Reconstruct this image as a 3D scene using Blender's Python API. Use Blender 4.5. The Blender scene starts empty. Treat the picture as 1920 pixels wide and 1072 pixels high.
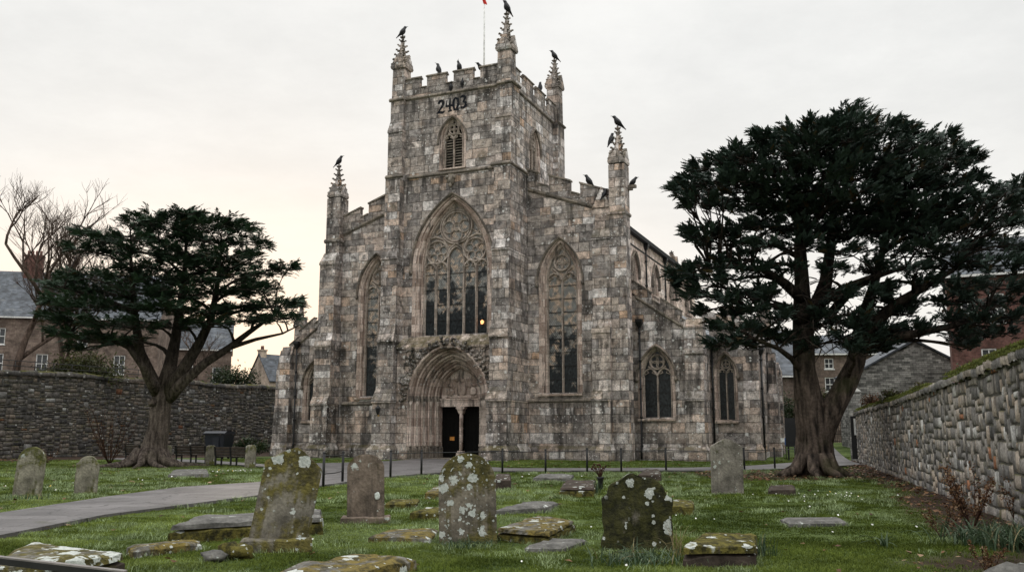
import bpy, bmesh, math, random
import numpy as np
from mathutils import Vector, Matrix, noise
from mathutils.geometry import tessellate_polygon
random.seed(7); RNG = np.random.default_rng(7)
R_ = math.radians
scene = bpy.context.scene
C = scene.collection
# ------------------------------------------------------------------ camera
FPX, HZ, EYE = 1700.0, 815.0, 1.6
PITCH = math.atan((HZ-536)/FPX)
cam_d = bpy.data.cameras.new('camera'); cam = bpy.data.objects.new('camera', cam_d); C.objects.link(cam)
cam.location = (0, 0, EYE); cam.rotation_euler = (math.pi/2+PITCH, 0, 0)
cam_d.sensor_width = 36; cam_d.sensor_fit = 'HORIZONTAL'; cam_d.lens = FPX/1920*36
cam_d.clip_start = 0.1; cam_d.clip_end = 3000
scene.camera = cam
_c, _s = math.cos(PITCH), math.sin(PITCH)
def ray(px, py):
    x = (px-960)/FPX; v = (536-py)/FPX
    return Vector((x, _c-_s*v, _s+_c*v))
def at(px, py, Y):
    r = ray(px, py); return r*(Y/r.y)+Vector((0, 0, EYE))
def on_ground(px, py, z=0.0):
    r = ray(px, py); t = (z-EYE)/r.z; return Vector((r.x*t, r.y*t, z))
# ------------------------------------------------------------------ mesh helpers
class MB:
    def __init__(s): s.v = []; s.f = []; s.c = []; s.col = (0.5, 0.5, 0.5, 1); s.sm = []
    def add(s, vs, fs, smooth=False):
        b = len(s.v); s.v += [tuple(p) for p in vs]; s.c += [s.col]*len(vs)
        s.f += [tuple(b+i for i in f) for f in fs]; s.sm += [smooth]*len(fs); return b
    def box(s, x0, x1, y0, y1, z0, z1):
        s.add([(x0,y0,z0),(x1,y0,z0),(x1,y1,z0),(x0,y1,z0),(x0,y0,z1),(x1,y0,z1),(x1,y1,z1),(x0,y1,z1)],
              [(0,3,2,1),(4,5,6,7),(0,1,5,4),(1,2,6,5),(2,3,7,6),(3,0,4,7)])
    def obox(s, c, ax, ay, az):   # oriented box: centre and half-axis vectors
        c, ax, ay, az = map(Vector, (c, ax, ay, az))
        s.add([c+i*ax+j*ay+k*az for k in (-1,1) for (i,j) in ((-1,-1),(1,-1),(1,1),(-1,1))],
              [(0,3,2,1),(4,5,6,7),(0,1,5,4),(1,2,6,5),(2,3,7,6),(3,0,4,7)])
    def prism(s, poly, fn, a, b):   # poly (p,q) extruded between a and b, fn(p,q,t)->xyz
        n = len(poly); vs = [fn(p,q,a) for p,q in poly]+[fn(p,q,b) for p,q in poly]
        s.add(vs, [tuple(range(n))[::-1], tuple(range(n,2*n))]+[(i,(i+1)%n,n+(i+1)%n,n+i) for i in range(n)])
    def frustum(s, cx, cy, z0, z1, w0, w1, n=4, rot=math.pi/4, d0=None, d1=None):
        k = math.sqrt(2) if n == 4 else 1/math.cos(math.pi/n)
        vs = []
        for z, w in ((z0,w0),(z1,w1)):
            for i in range(n):
                a = rot+2*math.pi*i/n; vs.append((cx+w/2*k*math.cos(a), cy+w/2*k*math.sin(a), z))
        s.add(vs, [tuple(range(n))[::-1], tuple(range(n,2*n))]+[(i,(i+1)%n,n+(i+1)%n,n+i) for i in range(n)])
    def tube(s, pts, rad, n=6, smooth=True, cap=True, wob=0, seed=0):
        pts = [Vector(p) for p in pts]; m = len(pts)
        if not hasattr(rad, '__len__'): rad = [rad]*m
        vs = []; up = None
        for i in range(m):
            t = (pts[min(i+1,m-1)]-pts[max(i-1,0)]).normalized()
            if up is None:
                up = Vector((0,0,1)) if abs(t.z) < .9 else Vector((1,0,0))
            a = t.cross(up); a = a.normalized() if a.length > 1e-6 else Vector((1,0,0)); b = a.cross(t); up = b
            for k in range(n):
                th = 2*math.pi*k/n; r = rad[i]
                d = a*math.cos(th)+b*math.sin(th)
                if wob: r *= 1+wob*noise.noise(Vector((d.x*1.5+seed, d.y*1.5, pts[i].z*.6+d.z)))+wob*.5*noise.noise(Vector((d.x*4+seed, d.y*4, pts[i].z*.9)))
                vs.append(pts[i]+d*r)
        fs = [(i*n+k, i*n+(k+1)%n, (i+1)*n+(k+1)%n, (i+1)*n+k) for i in range(m-1) for k in range(n)]
        if cap: fs += [tuple(range(n))[::-1], tuple(range((m-1)*n, m*n))]
        s.add(vs, fs, smooth)
    def ball(s, c, rx, ry, rz, n=8, m=5, jit=0, seed=0):
        vs = [(c[0], c[1], c[2]-rz)]
        for j in range(1, m):
            ph = -math.pi/2+math.pi*j/m
            for k in range(n):
                th = 2*math.pi*k/n; d = Vector((math.cos(ph)*math.cos(th), math.cos(ph)*math.sin(th), math.sin(ph)))
                q = 1+(jit*noise.noise(d*1.7+Vector((seed, seed*.37, 0))) if jit else 0)
                vs.append((c[0]+rx*d.x*q, c[1]+ry*d.y*q, c[2]+rz*d.z*q))
        vs.append((c[0], c[1], c[2]+rz)); e = len(vs)-1
        fs = [(0, 1+(k+1)%n, 1+k) for k in range(n)]
        fs += [(1+j*n+k, 1+j*n+(k+1)%n, 1+(j+1)*n+(k+1)%n, 1+(j+1)*n+k) for j in range(m-2) for k in range(n)]
        fs += [(e, 1+(m-2)*n+k, 1+(m-2)*n+(k+1)%n) for k in range(n)]
        s.add(vs, fs, True)
    def sheet(s, fn, outer, holes=()):
        loops = [outer]+list(holes); flat = [p for l in loops for p in l]
        tris = tessellate_polygon([[Vector((p[0], p[1], 0)) for p in l] for l in loops])
        s.add([fn(*p) for p in flat], [tuple(t) for t in tris])
    def strips(s, rows, closed=False, smooth=False):   # rows of equal length -> quads
        n = len(rows[0]); b = [p for r in rows for p in r]
        s.add(b, [(i*n+k, i*n+k+1, (i+1)*n+k+1, (i+1)*n+k) for i in range(len(rows)-1) for k in range(n-1)], smooth)
    def build(s, name, mat, parent=None, color=False):
        me = bpy.data.meshes.new(name); me.from_pydata(s.v, [], s.f); me.materials.append(mat)
        if any(s.sm): me.polygons.foreach_set('use_smooth', s.sm)
        if color:
            a = me.color_attributes.new('tint', 'FLOAT_COLOR', 'POINT'); a.data.foreach_set('color', np.array(s.c, dtype=np.float32).ravel())
        me.update(); o = bpy.data.objects.new(name, me); C.objects.link(o)
        if parent: o.parent = parent
        return o
def np_mesh(name, V, Fs, mat, tint=None, parent=None, k=3):
    me = bpy.data.meshes.new(name); V = np.asarray(V, np.float32); Fs = np.asarray(Fs, np.int32)
    me.vertices.add(len(V)); me.vertices.foreach_set('co', V.ravel())
    me.loops.add(Fs.size); me.loops.foreach_set('vertex_index', Fs.ravel())
    me.polygons.add(len(Fs)); me.polygons.foreach_set('loop_start', np.arange(0, Fs.size, k, dtype=np.int32))
    me.materials.append(mat)
    if tint is not None:
        a = me.color_attributes.new('tint', 'FLOAT_COLOR', 'POINT')
        t = np.ones((len(V), 4), np.float32); t[:, :tint.shape[1]] = tint; a.data.foreach_set('color', t.ravel())
    me.update(calc_edges=True); me.validate()
    o = bpy.data.objects.new(name, me); C.objects.link(o)
    if parent: o.parent = parent
    return o
def tag(o, label=None, cat=None, group=None, kind=None):
    if label: o['label'] = label
    if cat: o['category'] = cat; o['kind'] = 'thing'
    if group: o['group'] = group
    if kind: o['kind'] = kind
    return o
def thing(name, label, cat, loc=(0,0,0), rz=0, group=None):
    o = bpy.data.objects.new(name, None); C.objects.link(o); o.empty_display_size = .2
    o.location = loc; o.rotation_euler = (0, 0, rz); return tag(o, label, cat, group)
def dup(root, loc, rz, label, group=None):
    r = root.copy(); C.objects.link(r); r.location = loc; r.rotation_euler = (0, 0, rz); r['label'] = label
    if group: r['group'] = group
    for ch in list(root.children):
        c = ch.copy(); C.objects.link(c); c.parent = r
        for g in ch.children:
            d = g.copy(); C.objects.link(d); d.parent = c
    return r
# ------------------------------------------------------------------ node helpers
class G:
    def __init__(s, name=None, tree=None):
        if tree is None:
            s.mat = bpy.data.materials.new(name); s.mat.use_nodes = True; tree = s.mat.node_tree
        s.t = tree; tree.nodes.clear()
    def put(s, sock, v):
        if isinstance(v, bpy.types.NodeSocket): s.t.links.new(v, sock)
        elif v is not None:
            if sock.type == 'RGBA' and len(v) == 3: v = (*v, 1)
            sock.default_value = v
    def n(s, typ, ins=None, **at_):
        nd = s.t.nodes.new(typ)
        for k, v in at_.items(): setattr(nd, k, v)
        for k, v in (ins or {}).items(): s.put(nd.inputs[k], v)
        return nd
    def m(s, op, a, b=None, c=None, clamp=False):
        nd = s.n('ShaderNodeMath', operation=op, use_clamp=clamp)
        for i, v in enumerate((a, b, c)):
            if v is not None: s.put(nd.inputs[i], v)
        return nd.outputs[0]
    def add(s, a, b): return s.m('ADD', a, b)
    def mul(s, a, b): return s.m('MULTIPLY', a, b)
    def sub(s, a, b): return s.m('SUBTRACT', a, b)
    def vm(s, op, a, b):
        nd = s.n('ShaderNodeVectorMath', operation=op); s.put(nd.inputs[0], a); s.put(nd.inputs[1], b); return nd.outputs[0]
    def sep(s, v): return s.n('ShaderNodeSeparateXYZ', {0: v}).outputs
    def comb(s, x=0., y=0., z=0.): return s.n('ShaderNodeCombineXYZ', {0: x, 1: y, 2: z}).outputs[0]
    def noise(s, vec, scale, detail=4., rough=.55): return s.n('ShaderNodeTexNoise', {'Vector': vec, 'Scale': scale, 'Detail': detail, 'Roughness': rough}).outputs[0]
    def white(s, vec): return s.n('ShaderNodeTexWhiteNoise', {'Vector': vec}, noise_dimensions='3D').outputs
    def voro(s, vec, scale, feature='F1', rnd=1.): return s.n('ShaderNodeTexVoronoi', {'Vector': vec, 'Scale': scale, 'Randomness': rnd}, feature=feature).outputs
    def mr(s, v, a, b, c=0., d=1., smooth=True): return s.n('ShaderNodeMapRange', {'Value': v, 'From Min': a, 'From Max': b, 'To Min': c, 'To Max': d}, interpolation_type='SMOOTHSTEP' if smooth else 'LINEAR').outputs[0]
    def mix(s, fac, a, b, blend='MIX'):
        nd = s.n('ShaderNodeMix', data_type='RGBA', blend_type=blend)
        s.put(nd.inputs[0], fac); s.put(nd.inputs[6], a); s.put(nd.inputs[7], b); return nd.outputs[2]
    def scale(s, col, f): return s.mix(1., col, s.comb(f, f, f), 'MULTIPLY')
    def ramp(s, fac, stops, interp='LINEAR'):
        nd = s.n('ShaderNodeValToRGB', {0: fac}); r = nd.color_ramp; r.interpolation = interp
        while len(r.elements) < len(stops): r.elements.new(.5)
        for e, (p, c) in zip(r.elements, stops): e.position = p; e.color = (*c, 1)
        return nd.outputs[0]
    def bump(s, h, strength=.5, dist=.05, normal=None): return s.n('ShaderNodeBump', {'Height': h, 'Strength': strength, 'Distance': dist, 'Normal': normal}).outputs[0]
    def obj(s): return s.n('ShaderNodeTexCoord').outputs['Object']
    def geo(s): return s.n('ShaderNodeNewGeometry').outputs
    def attr(s, name='tint'): return s.n('ShaderNodeAttribute', attribute_name=name).outputs
    def out(s, color, rough=.9, normal=None, spec=.25, **kw):
        b = s.n('ShaderNodeBsdfPrincipled', {'Base Color': color, 'Roughness': rough, 'Specular IOR Level': spec, 'Normal': normal, **kw})
        s.t.links.new(b.outputs[0], s.n('ShaderNodeOutputMaterial').inputs[0]); return s.mat
def flat(name, col, rough=.6, spec=.4, var=.25, sc=6., **kw):
    g = G(name); c = g.obj(); nz = g.noise(c, sc, 5.)
    return g.out(g.scale(col, g.mr(nz, .25, .75, 1-var, 1+var)), rough, g.bump(g.noise(c, sc*5, 3.), .15, .01), spec, **kw)
def wall_uv(g):
    tc = g.n('ShaderNodeTexCoord'); x, y, z = g.sep(tc.outputs['Object']); nx, ny, nz = g.sep(tc.outputs['Normal'])
    f = g.m('GREATER_THAN', g.m('ABSOLUTE', nx), g.m('ABSOLUTE', ny))
    u = g.add(g.mul(x, g.sub(1., f)), g.mul(g.add(y, 7.3), f))
    return tc.outputs['Object'], u, z, f
def lichen(g, co, scale, thr, rag=.08, rad=.42):
    w = g.vm('ADD', co, g.vm('MULTIPLY', g.n('ShaderNodeTexNoise', {'Vector': co, 'Scale': scale*4., 'Detail': 3.}).outputs[1], (rag, rag, rag)))
    v = g.voro(w, scale); rnd = g.sep(v[1])[0]
    lim = g.mr(rnd, 1-thr, 1., 0., rad, False)
    return g.mul(g.m('LESS_THAN', v[0], lim), g.m('GREATER_THAN', rnd, 1-thr))
# ------------------------------------------------------------------ materials
def m_ashlar(name, h=.57, wmin=.95, wvar=1.25, warm=0., dark=1., stain=1., rough_scale=1., joint=1.):
    g = G(name); co, u, z, f = wall_uv(g)
    wob = g.noise(co, 1.3, 2.)
    zz = g.add(z, g.mul(g.sub(wob, .5), .07)); uu = g.add(u, g.mul(g.sub(g.noise(co, 1.7, 2.), .5), .12))
    vv = g.add(g.m('DIVIDE', zz, h), g.mul(g.m('SINE', g.mul(zz, 1.9)), .22)); row = g.m('FLOOR', vv); fv = g.m('FRACT', vv)
    rr = g.white(g.comb(row, f, 3.1))[0]
    wd = g.add(wmin, g.mul(rr, wvar)); ub = g.add(g.m('DIVIDE', uu, wd), g.mul(rr, 31.)); col = g.m('FLOOR', ub); fu = g.m('FRACT', ub)
    r0 = g.white(g.comb(col, row, g.add(f, 7.)))
    split = g.m('GREATER_THAN', r0[0], .55)     # some blocks are cut in two
    ub2 = g.mul(fu, g.add(1., split)); col2 = g.m('FLOOR', ub2); fu2 = g.m('FRACT', ub2)
    rnd = g.white(g.comb(g.add(g.mul(col, 2.), col2), row, f)); rv = rnd[0]; rc, rc2, rc3 = g.sep(rnd[1])
    wcell = g.m('DIVIDE', wd, g.add(1., split))
    ju = g.mul(g.m('MINIMUM', fu2, g.sub(1., fu2)), wcell); jv = g.mul(g.m('MINIMUM', fv, g.sub(1., fv)), h)
    j = g.mr(g.m('MINIMUM', ju, jv), .004, .03)
    base = g.ramp(rv, [(0, (.2,.185,.175)), (.15, (.29,.27,.25)), (.35, (.38,.345,.31)), (.52, (.49,.42,.355)), (.63, (.37,.35,.335)), (.73, (.6,.475,.385)), (.81, (.68,.61,.55)), (.89, (.82,.79,.76)), (.95, (.6,.57,.54)), (1, (.56,.38,.25))])
    if warm: base = g.mix(warm, base, g.ramp(rv, [(0, (.42,.32,.25)), (.5, (.56,.45,.37)), (1, (.7,.62,.54))]))
    base = g.mix(.1, base, (.4,.365,.33))
    mott = g.noise(co, 2.6*rough_scale, 8., .68); fine = g.noise(co, 15.*rough_scale, 4., .6)
    colr = g.scale(base, g.mul(g.mr(mott, .32, .68, .5, 1.42), g.mr(fine, .28, .72, .66, 1.32)))
    colr = g.mix(g.mr(g.noise(co, 1.1, 6., .65), .52, .7, 0., .5), colr, (.36,.275,.215))           # pinkish-brown weathering
    # soot and streaks
    x, y, zc = g.sep(co)
    st = g.noise(g.comb(g.mul(x, 1.5), g.mul(y, 1.5), g.mul(zc, .16)), 1.3, 6., .62); big = g.noise(co, .23, 5., .6); med = g.noise(co, .8, 6., .65)
    soot = g.mul(g.mr(g.add(g.mul(st, .45), g.add(g.mul(big, .4), g.mul(med, .35))), .585, .72), .82*stain)
    colr = g.mix(soot, colr, (.05,.047,.044))
    blot = g.mul(g.mr(g.noise(co, 1.35, 8., .72), .53, .63), g.mr(g.noise(co, .33, 3.), .36, .6)); colr = g.mix(g.mul(blot, .74*stain), colr, (.06,.055,.05))
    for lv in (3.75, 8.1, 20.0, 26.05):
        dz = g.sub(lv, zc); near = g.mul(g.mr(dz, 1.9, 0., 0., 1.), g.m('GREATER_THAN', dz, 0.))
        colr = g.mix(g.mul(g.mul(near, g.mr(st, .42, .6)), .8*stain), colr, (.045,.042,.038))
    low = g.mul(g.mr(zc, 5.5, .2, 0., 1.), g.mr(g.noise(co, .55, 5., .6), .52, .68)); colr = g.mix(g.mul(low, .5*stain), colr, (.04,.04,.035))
    colr = g.mix(g.mul(g.sub(1., j), .55*joint), colr, (.05,.046,.04))
    # lichen and moss
    lm = g.mr(g.noise(co, .7, 4.), .5, .64)
    l1 = g.mul(lichen(g, co, 3.4, .55, .2), lm); l2 = g.mul(lichen(g, co, 8., .34, .13), g.mr(g.noise(co, .5, 3.), .4, .56))
    l3 = lichen(g, co, 4.2, .07, .12)
    colr = g.mix(g.mul(g.m('MAXIMUM', g.m('MAXIMUM', l1, l2), l3), .85), colr, (.7,.71,.68))
    nzw = g.sep(g.geo()['Normal'])[2]
    ms = g.mul(g.mr(nzw, .25, .75), g.mr(g.noise(co, 1.6, 5.), .32, .52))
    mcol = g.mix(g.noise(co, 2.2, 3.), (.06,.06,.028), (.15,.125,.045))
    colr = g.mix(g.mul(ms, .62), colr, mcol)
    grn = g.mul(g.mr(g.noise(co, .6, 5., .6), .6, .74), .4); colr = g.mix(grn, colr, (.11,.105,.06))
    colr = g.mix(1., colr, tuple(q*dark*1.13 for q in (1.02,.99,1.0)), 'MULTIPLY')
    face = g.mul(rc3, .035)
    hgt = g.add(g.add(g.mul(j, .05), face), g.add(g.mul(mott, .09), g.mul(fine, .035)))
    return g.out(colr, .93, g.bump(hgt, .9, 1.), .2)
def m_dressed(name, c0=(.4,.3,.25), c1=(.8,.66,.58), h=.55):
    g = G(name); co, u, z, f = wall_uv(g); x, y, zc = g.sep(co)
    blk = g.white(g.comb(g.m('FLOOR', g.m('DIVIDE', z, h)), g.m('FLOOR', g.m('DIVIDE', u, 1.1)), 2.))[0]
    n1 = g.noise(co, 2.2, 8., .66)
    col = g.mix(g.mr(g.add(g.mul(n1, .5), g.mul(blk, .5)), .25, .75), c0, c1); col = g.scale(col, g.mr(g.noise(co, 9., 5., .65), .3, .7, .7, 1.25))
    st = g.noise(g.comb(g.mul(x, 2.), g.mul(y, 2.), g.mul(zc, .3)), 1.5, 6., .62)
    col = g.mix(g.mul(g.mr(st, .5, .68), .8), col, (.06,.055,.05))
    jj = g.m('FRACT', g.m('DIVIDE', z, h)); jm = g.mr(g.m('MINIMUM', jj, g.sub(1., jj)), .01, .05)
    col = g.mix(g.mul(g.sub(1., jm), .4), col, (.09,.08,.07))
    col = g.mix(g.mul(g.mul(lichen(g, co, 6., .4, .06), g.mr(g.noise(co, .8, 3.), .5, .6)), .7), col, (.6,.6,.57))
    nzw = g.sep(g.geo()['Normal'])[2]
    col = g.mix(g.mul(g.mul(g.mr(nzw, .6, .95), g.mr(g.noise(co, 2., 5.), .45, .6)), .5), col, (.12,.11,.05))
    return g.out(col, .9, g.bump(g.add(g.mul(n1, .05), g.mul(g.noise(co, 14., 4.), .02)), .7, 1.), .2)
def m_glass(name, top, span, tan=1.):
    g = G(name); co, u, z, f = wall_uv(g)
    a = g.add(g.mul(u, 7.), g.mul(z, 4.6)); b = g.sub(g.mul(u, 7.), g.mul(z, 4.6))
    q = g.white(g.comb(g.m('FLOOR', a), g.m('FLOOR', b), 1.)); fa = g.m('FRACT', a); fb = g.m('FRACT', b)
    lead = g.mr(g.m('MINIMUM', g.m('MINIMUM', fa, g.sub(1., fa)), g.m('MINIMUM', fb, g.sub(1., fb))), .02, .1)
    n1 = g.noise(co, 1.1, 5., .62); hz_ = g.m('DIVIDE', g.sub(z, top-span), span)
    pale = g.mr(g.add(hz_, g.mul(g.sub(n1, .5), 1.5)), .24, .42)  # sky reflection painted into the glass colour: pale tan above, dark below
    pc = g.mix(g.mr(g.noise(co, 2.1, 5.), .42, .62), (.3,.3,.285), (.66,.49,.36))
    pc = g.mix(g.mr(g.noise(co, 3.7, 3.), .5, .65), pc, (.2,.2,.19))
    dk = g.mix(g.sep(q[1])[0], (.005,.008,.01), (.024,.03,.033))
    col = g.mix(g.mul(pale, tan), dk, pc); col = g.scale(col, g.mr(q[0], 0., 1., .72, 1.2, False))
    col = g.mix(g.sub(1., lead), col, (.02,.02,.02))
    h = g.add(g.mul(q[0], .03), g.mul(g.noise(co, 9., 2.), .03))
    return g.out(col, .3, g.bump(h, .3, 1.), .3)
def m_headstone(name, base, moss=.5, lich=.5, wet=.5, mossc=((.045,.042,.012),(.13,.115,.025)), disc=4., height=1.3, crust=0):
    g = G(name); co = g.obj(); x, y, z = g.sep(co)
    n1 = g.noise(co, 3.2, 8., .65); n2 = g.noise(co, 22., 5., .6)
    col = g.scale(base, g.mul(g.mr(n1, .28, .72, .5, 1.4), g.mr(n2, .25, .75, .75, 1.2)))
    st = g.noise(g.comb(g.mul(x, 6.), g.mul(y, 6.), g.mul(z, .8)), 1.2, 5., .6)
    col = g.mix(g.mul(g.mr(st, .48, .68), .6*wet), col, (.035,.032,.028))
    zg = g.m('ABSOLUTE', g.sub(g.m('DIVIDE', z, height), .42))
    mn = g.add(g.add(g.mul(g.noise(co, 2.6, 6., .6), .7), g.mul(st, .35)), g.mul(zg, .3))
    mm = g.mr(mn, .82-.42*moss, .95-.42*moss)
    mc = g.mix(g.mr(g.noise(co, 7., 7., .72), .38, .62), mossc[0], mossc[1])
    col = g.mix(g.mul(mm, .92), col, mc)
    area = g.mr(g.noise(co, 1.9, 3.), .62-.38*lich, .68-.38*lich)
    l1 = g.mul(lichen(g, co, disc, .45+.35*lich, .1, .42+.14*lich), area); l2 = g.mul(lichen(g, co, disc*3.3, .35, .04), g.mr(g.noise(co, 1.4, 3.), .6-.25*lich, .7-.25*lich))
    lc = g.mix(g.mr(n2, .3, .7), (.42,.45,.42), (.62,.64,.6))
    lmask = g.m('MAXIMUM', l1, l2); col = g.mix(lmask, col, lc)
    if crust:
        cm = g.mr(g.add(g.noise(co, 3., 7., .62), g.mul(g.noise(co, 14., 3.), .12)), 1.02-crust, 1.05-crust); col = g.mix(cm, col, lc); lmask = g.m('MAXIMUM', lmask, cm)
    h = g.add(g.add(g.mul(n1, .03), g.mul(n2, .012)), g.add(g.mul(mm, g.mul(g.noise(co, 30., 4.), .03)), g.mul(lmask, .006)))
    return g.out(col, .95, g.bump(h, .9, 1.), .15)
def m_rubble(name, scale=1., moss=.3, dark=1.):
    g = G(name); co = g.obj(); t = g.sep(g.attr()[0]); x, y, z = g.sep(co)
    base = g.ramp(t[0], [(0, (.075,.072,.07)), (.3, (.13,.122,.115)), (.55, (.175,.16,.145)), (.75, (.21,.185,.16)), (.88, (.25,.205,.165)), (.94, (.17,.165,.16)), (1, (.36,.35,.335))])
    base = g.mix(g.m('GREATER_THAN', t[1], .982), base, (.2,.095,.055)); base = g.mix(g.m('GREATER_THAN', g.sub(t[1], g.mul(t[1], 0.)), .992), base, (.42,.42,.41))
    n1 = g.noise(co, 4.*scale, 8., .68); n2 = g.noise(co, 22.*scale, 4., .6); st = g.noise(g.comb(g.mul(x, 3.), g.mul(y, 3.), g.mul(z, .5)), 1.2, 5., .6)
    col = g.scale(base, g.mul(g.mr(n1, .28, .72, .5, 1.4), g.mul(g.mr(n2, .25, .75, .75, 1.25), dark)))
    col = g.mix(g.mul(g.mr(st, .5, .68), .7), col, (.035,.034,.032))
    l = g.mul(lichen(g, co, 5.*scale, .4, .1), g.mr(g.noise(co, .9, 3.), .5, .6)); col = g.mix(g.mul(l, .75), col, (.5,.5,.47))
    nzw = g.sep(g.geo()['Normal'])[2]
    mm = g.m('MAXIMUM', g.mul(g.mr(nzw, .35, .8), g.mr(g.noise(co, 1.2, 5.), .42, .55)), g.mul(g.mr(g.noise(co, .45, 5., .65), .68-.2*moss, .78-.2*moss), .75))
    col = g.mix(mm, col, g.mix(n1, (.045,.05,.014), (.13,.12,.025)))
    return g.out(col, .93, g.bump(g.add(g.mul(n1, .05/scale), g.mul(n2, .015/scale)), .9, 1.), .2)
M = {}
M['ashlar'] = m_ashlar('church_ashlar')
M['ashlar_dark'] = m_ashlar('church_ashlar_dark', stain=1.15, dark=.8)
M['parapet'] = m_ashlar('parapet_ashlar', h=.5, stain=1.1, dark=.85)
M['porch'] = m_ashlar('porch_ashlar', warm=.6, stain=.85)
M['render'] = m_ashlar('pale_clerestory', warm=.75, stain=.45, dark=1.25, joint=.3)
M['dressed'] = m_dressed('dressed_stone'); M['dressed_dark'] = m_dressed('weathered_dressed_stone', (.16,.14,.12), (.34,.29,.24))
M['tracery'] = m_dressed('tracery_stone', (.36,.3,.255), (.6,.51,.44))
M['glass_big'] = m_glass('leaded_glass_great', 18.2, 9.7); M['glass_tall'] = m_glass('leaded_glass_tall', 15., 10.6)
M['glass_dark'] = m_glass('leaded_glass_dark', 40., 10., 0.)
M['black'] = flat('black_iron', (.012,.012,.013), .5, .4); M['void'] = flat('black_door_timber', (.006,.0055,.005), .8, .1)
g = G('worn_black_paint'); co = g.obj(); M['paint'] = g.out(g.mix(g.mr(g.noise(co, 5., 6., .7), .53, .68), (.014,.016,.022), (.16,.145,.13)), .85, g.bump(g.noise(co, 9., 5.), .5, .03), .15)
M['lead'] = flat('lead_roof', (.2,.215,.235), .55, .4, .4, 1.5); M['slate_dark'] = flat('dark_gutter', (.02,.02,.022), .7, .3)
M['notice'] = flat('orange_notice', (.6,.25,.05), .7); M['white'] = flat('white_paint', (.75,.75,.73), .6); M['gold'] = flat('brass', (.5,.3,.08), .4, .5)
M['crow'] = flat('crow_feathers', (.012,.012,.015), .55, .4, .4, 12.)
M['red'] = flat('red_cloth', (.6,.03,.02), .8); M['orange'] = flat('orange_plastic', (.75,.14,.02), .5)
g = G('lit_lamp'); e = g.n('ShaderNodeEmission', {'Color': (1., .42, .16, 1), 'Strength': 2.6}); g.t.links.new(e.outputs[0], g.n('ShaderNodeOutputMaterial').inputs[0]); M['glow'] = g.mat
# roof slates
def m_slate(name, c=(.075,.085,.1)):
    g = G(name); co, u, z, f = wall_uv(g); zr = g.m('DIVIDE', z, .16); row = g.m('FLOOR', zr); ub = g.add(g.m('DIVIDE', u, .35), g.mul(row, .5))
    r = g.white(g.comb(g.m('FLOOR', ub), row, f))[0]; n = g.noise(co, 1.2, 6.)
    col = g.scale(c, g.mul(g.mr(r, 0., 1., .7, 1.3, False), g.mr(n, .3, .7, .6, 1.5))); fz = g.m('FRACT', zr)
    col = g.mix(g.mul(g.mr(g.noise(co, .7, 4.), .6, .7), .4), col, (.25,.26,.26))
    return g.out(col, .6, g.bump(g.add(g.mul(fz, .03), g.mul(r, .01)), .8, 1.), .4)
M['slate'] = m_slate('roof_slates')
def m_brick(name, c0, c1, mortar, bw=.24, bh=.085):
    g = G(name); co, u, z, f = wall_uv(g); n = g.noise(co, .8, 6., .6)
    b = g.n('ShaderNodeTexBrick', {'Vector': g.comb(u, z, 0.), 'Color1': c0+(1,), 'Color2': c1+(1,), 'Mortar': mortar+(1,), 'Scale': 1., 'Mortar Size': .008, 'Brick Width': bw, 'Row Height': bh, 'Bias': 0.})
    col = g.scale(b.outputs[0], g.mul(g.mr(n, .3, .7, .55, 1.35), g.mr(g.noise(co, 6., 4.), .3, .7, .8, 1.2)))
    return g.out(col, .9, g.bump(g.noise(co, 8., 5.), .6, .03), .2)
M['house_stone'] = m_brick('house_sandstone', (.16,.12,.1), (.24,.185,.15), (.16,.135,.12), .5, .22)
M['red_brick'] = m_brick('red_brick', (.12,.055,.045), (.18,.085,.068), (.13,.1,.09))
M['cream'] = m_brick('cream_stone', (.4,.33,.26), (.46,.38,.31), (.36,.3,.25), .6, .25)
M['rubble_house'] = m_brick('grey_rubble', (.13,.13,.122), (.42,.41,.385), (.06,.058,.05), .42, .15)
M['pane'] = flat('window_pane', (.03,.035,.04), .15, .6)
# vegetation / ground
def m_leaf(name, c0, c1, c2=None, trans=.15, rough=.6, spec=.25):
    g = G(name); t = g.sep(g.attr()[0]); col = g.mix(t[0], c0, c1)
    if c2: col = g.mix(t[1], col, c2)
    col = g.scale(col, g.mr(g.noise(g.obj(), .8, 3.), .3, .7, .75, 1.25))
    b = g.n('ShaderNodeBsdfPrincipled', {'Base Color': col, 'Roughness': rough, 'Specular IOR Level': spec}); tr = g.n('ShaderNodeBsdfTranslucent', {'Color': col})
    mx = g.n('ShaderNodeMixShader', {0: trans}); g.t.links.new(b.outputs[0], mx.inputs[1]); g.t.links.new(tr.outputs[0], mx.inputs[2])
    g.t.links.new(mx.outputs[0], g.n('ShaderNodeOutputMaterial').inputs[0]); return g.mat
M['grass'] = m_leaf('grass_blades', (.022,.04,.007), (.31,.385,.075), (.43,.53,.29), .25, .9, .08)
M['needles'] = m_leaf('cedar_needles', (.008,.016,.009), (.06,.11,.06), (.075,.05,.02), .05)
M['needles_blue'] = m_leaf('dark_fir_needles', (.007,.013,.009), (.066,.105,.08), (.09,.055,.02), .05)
M['bush'] = m_leaf('evergreen_leaves', (.015,.022,.008), (.07,.075,.02), (.1,.08,.02), .1)
M['bush_dark'] = m_leaf('dark_evergreen_leaves', (.008,.016,.007), (.04,.06,.022), (.1,.08,.02), .1, .4)
M['strap'] = m_leaf('strap_leaves', (.03,.06,.025), (.12,.17,.1), (.3,.24,.12), .2, .45)
M['dry'] = m_leaf('dry_leaves', (.05,.022,.012), (.2,.1,.045), (.3,.2,.12), .15)
M['moss'] = m_leaf('moss_tufts', (.045,.05,.01), (.19,.17,.03), (.12,.15,.04), .2, .9)
M['petal'] = m_leaf('petals', (.7,.7,.66), (.8,.8,.74), (.75,.45,.02), .1)
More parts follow.
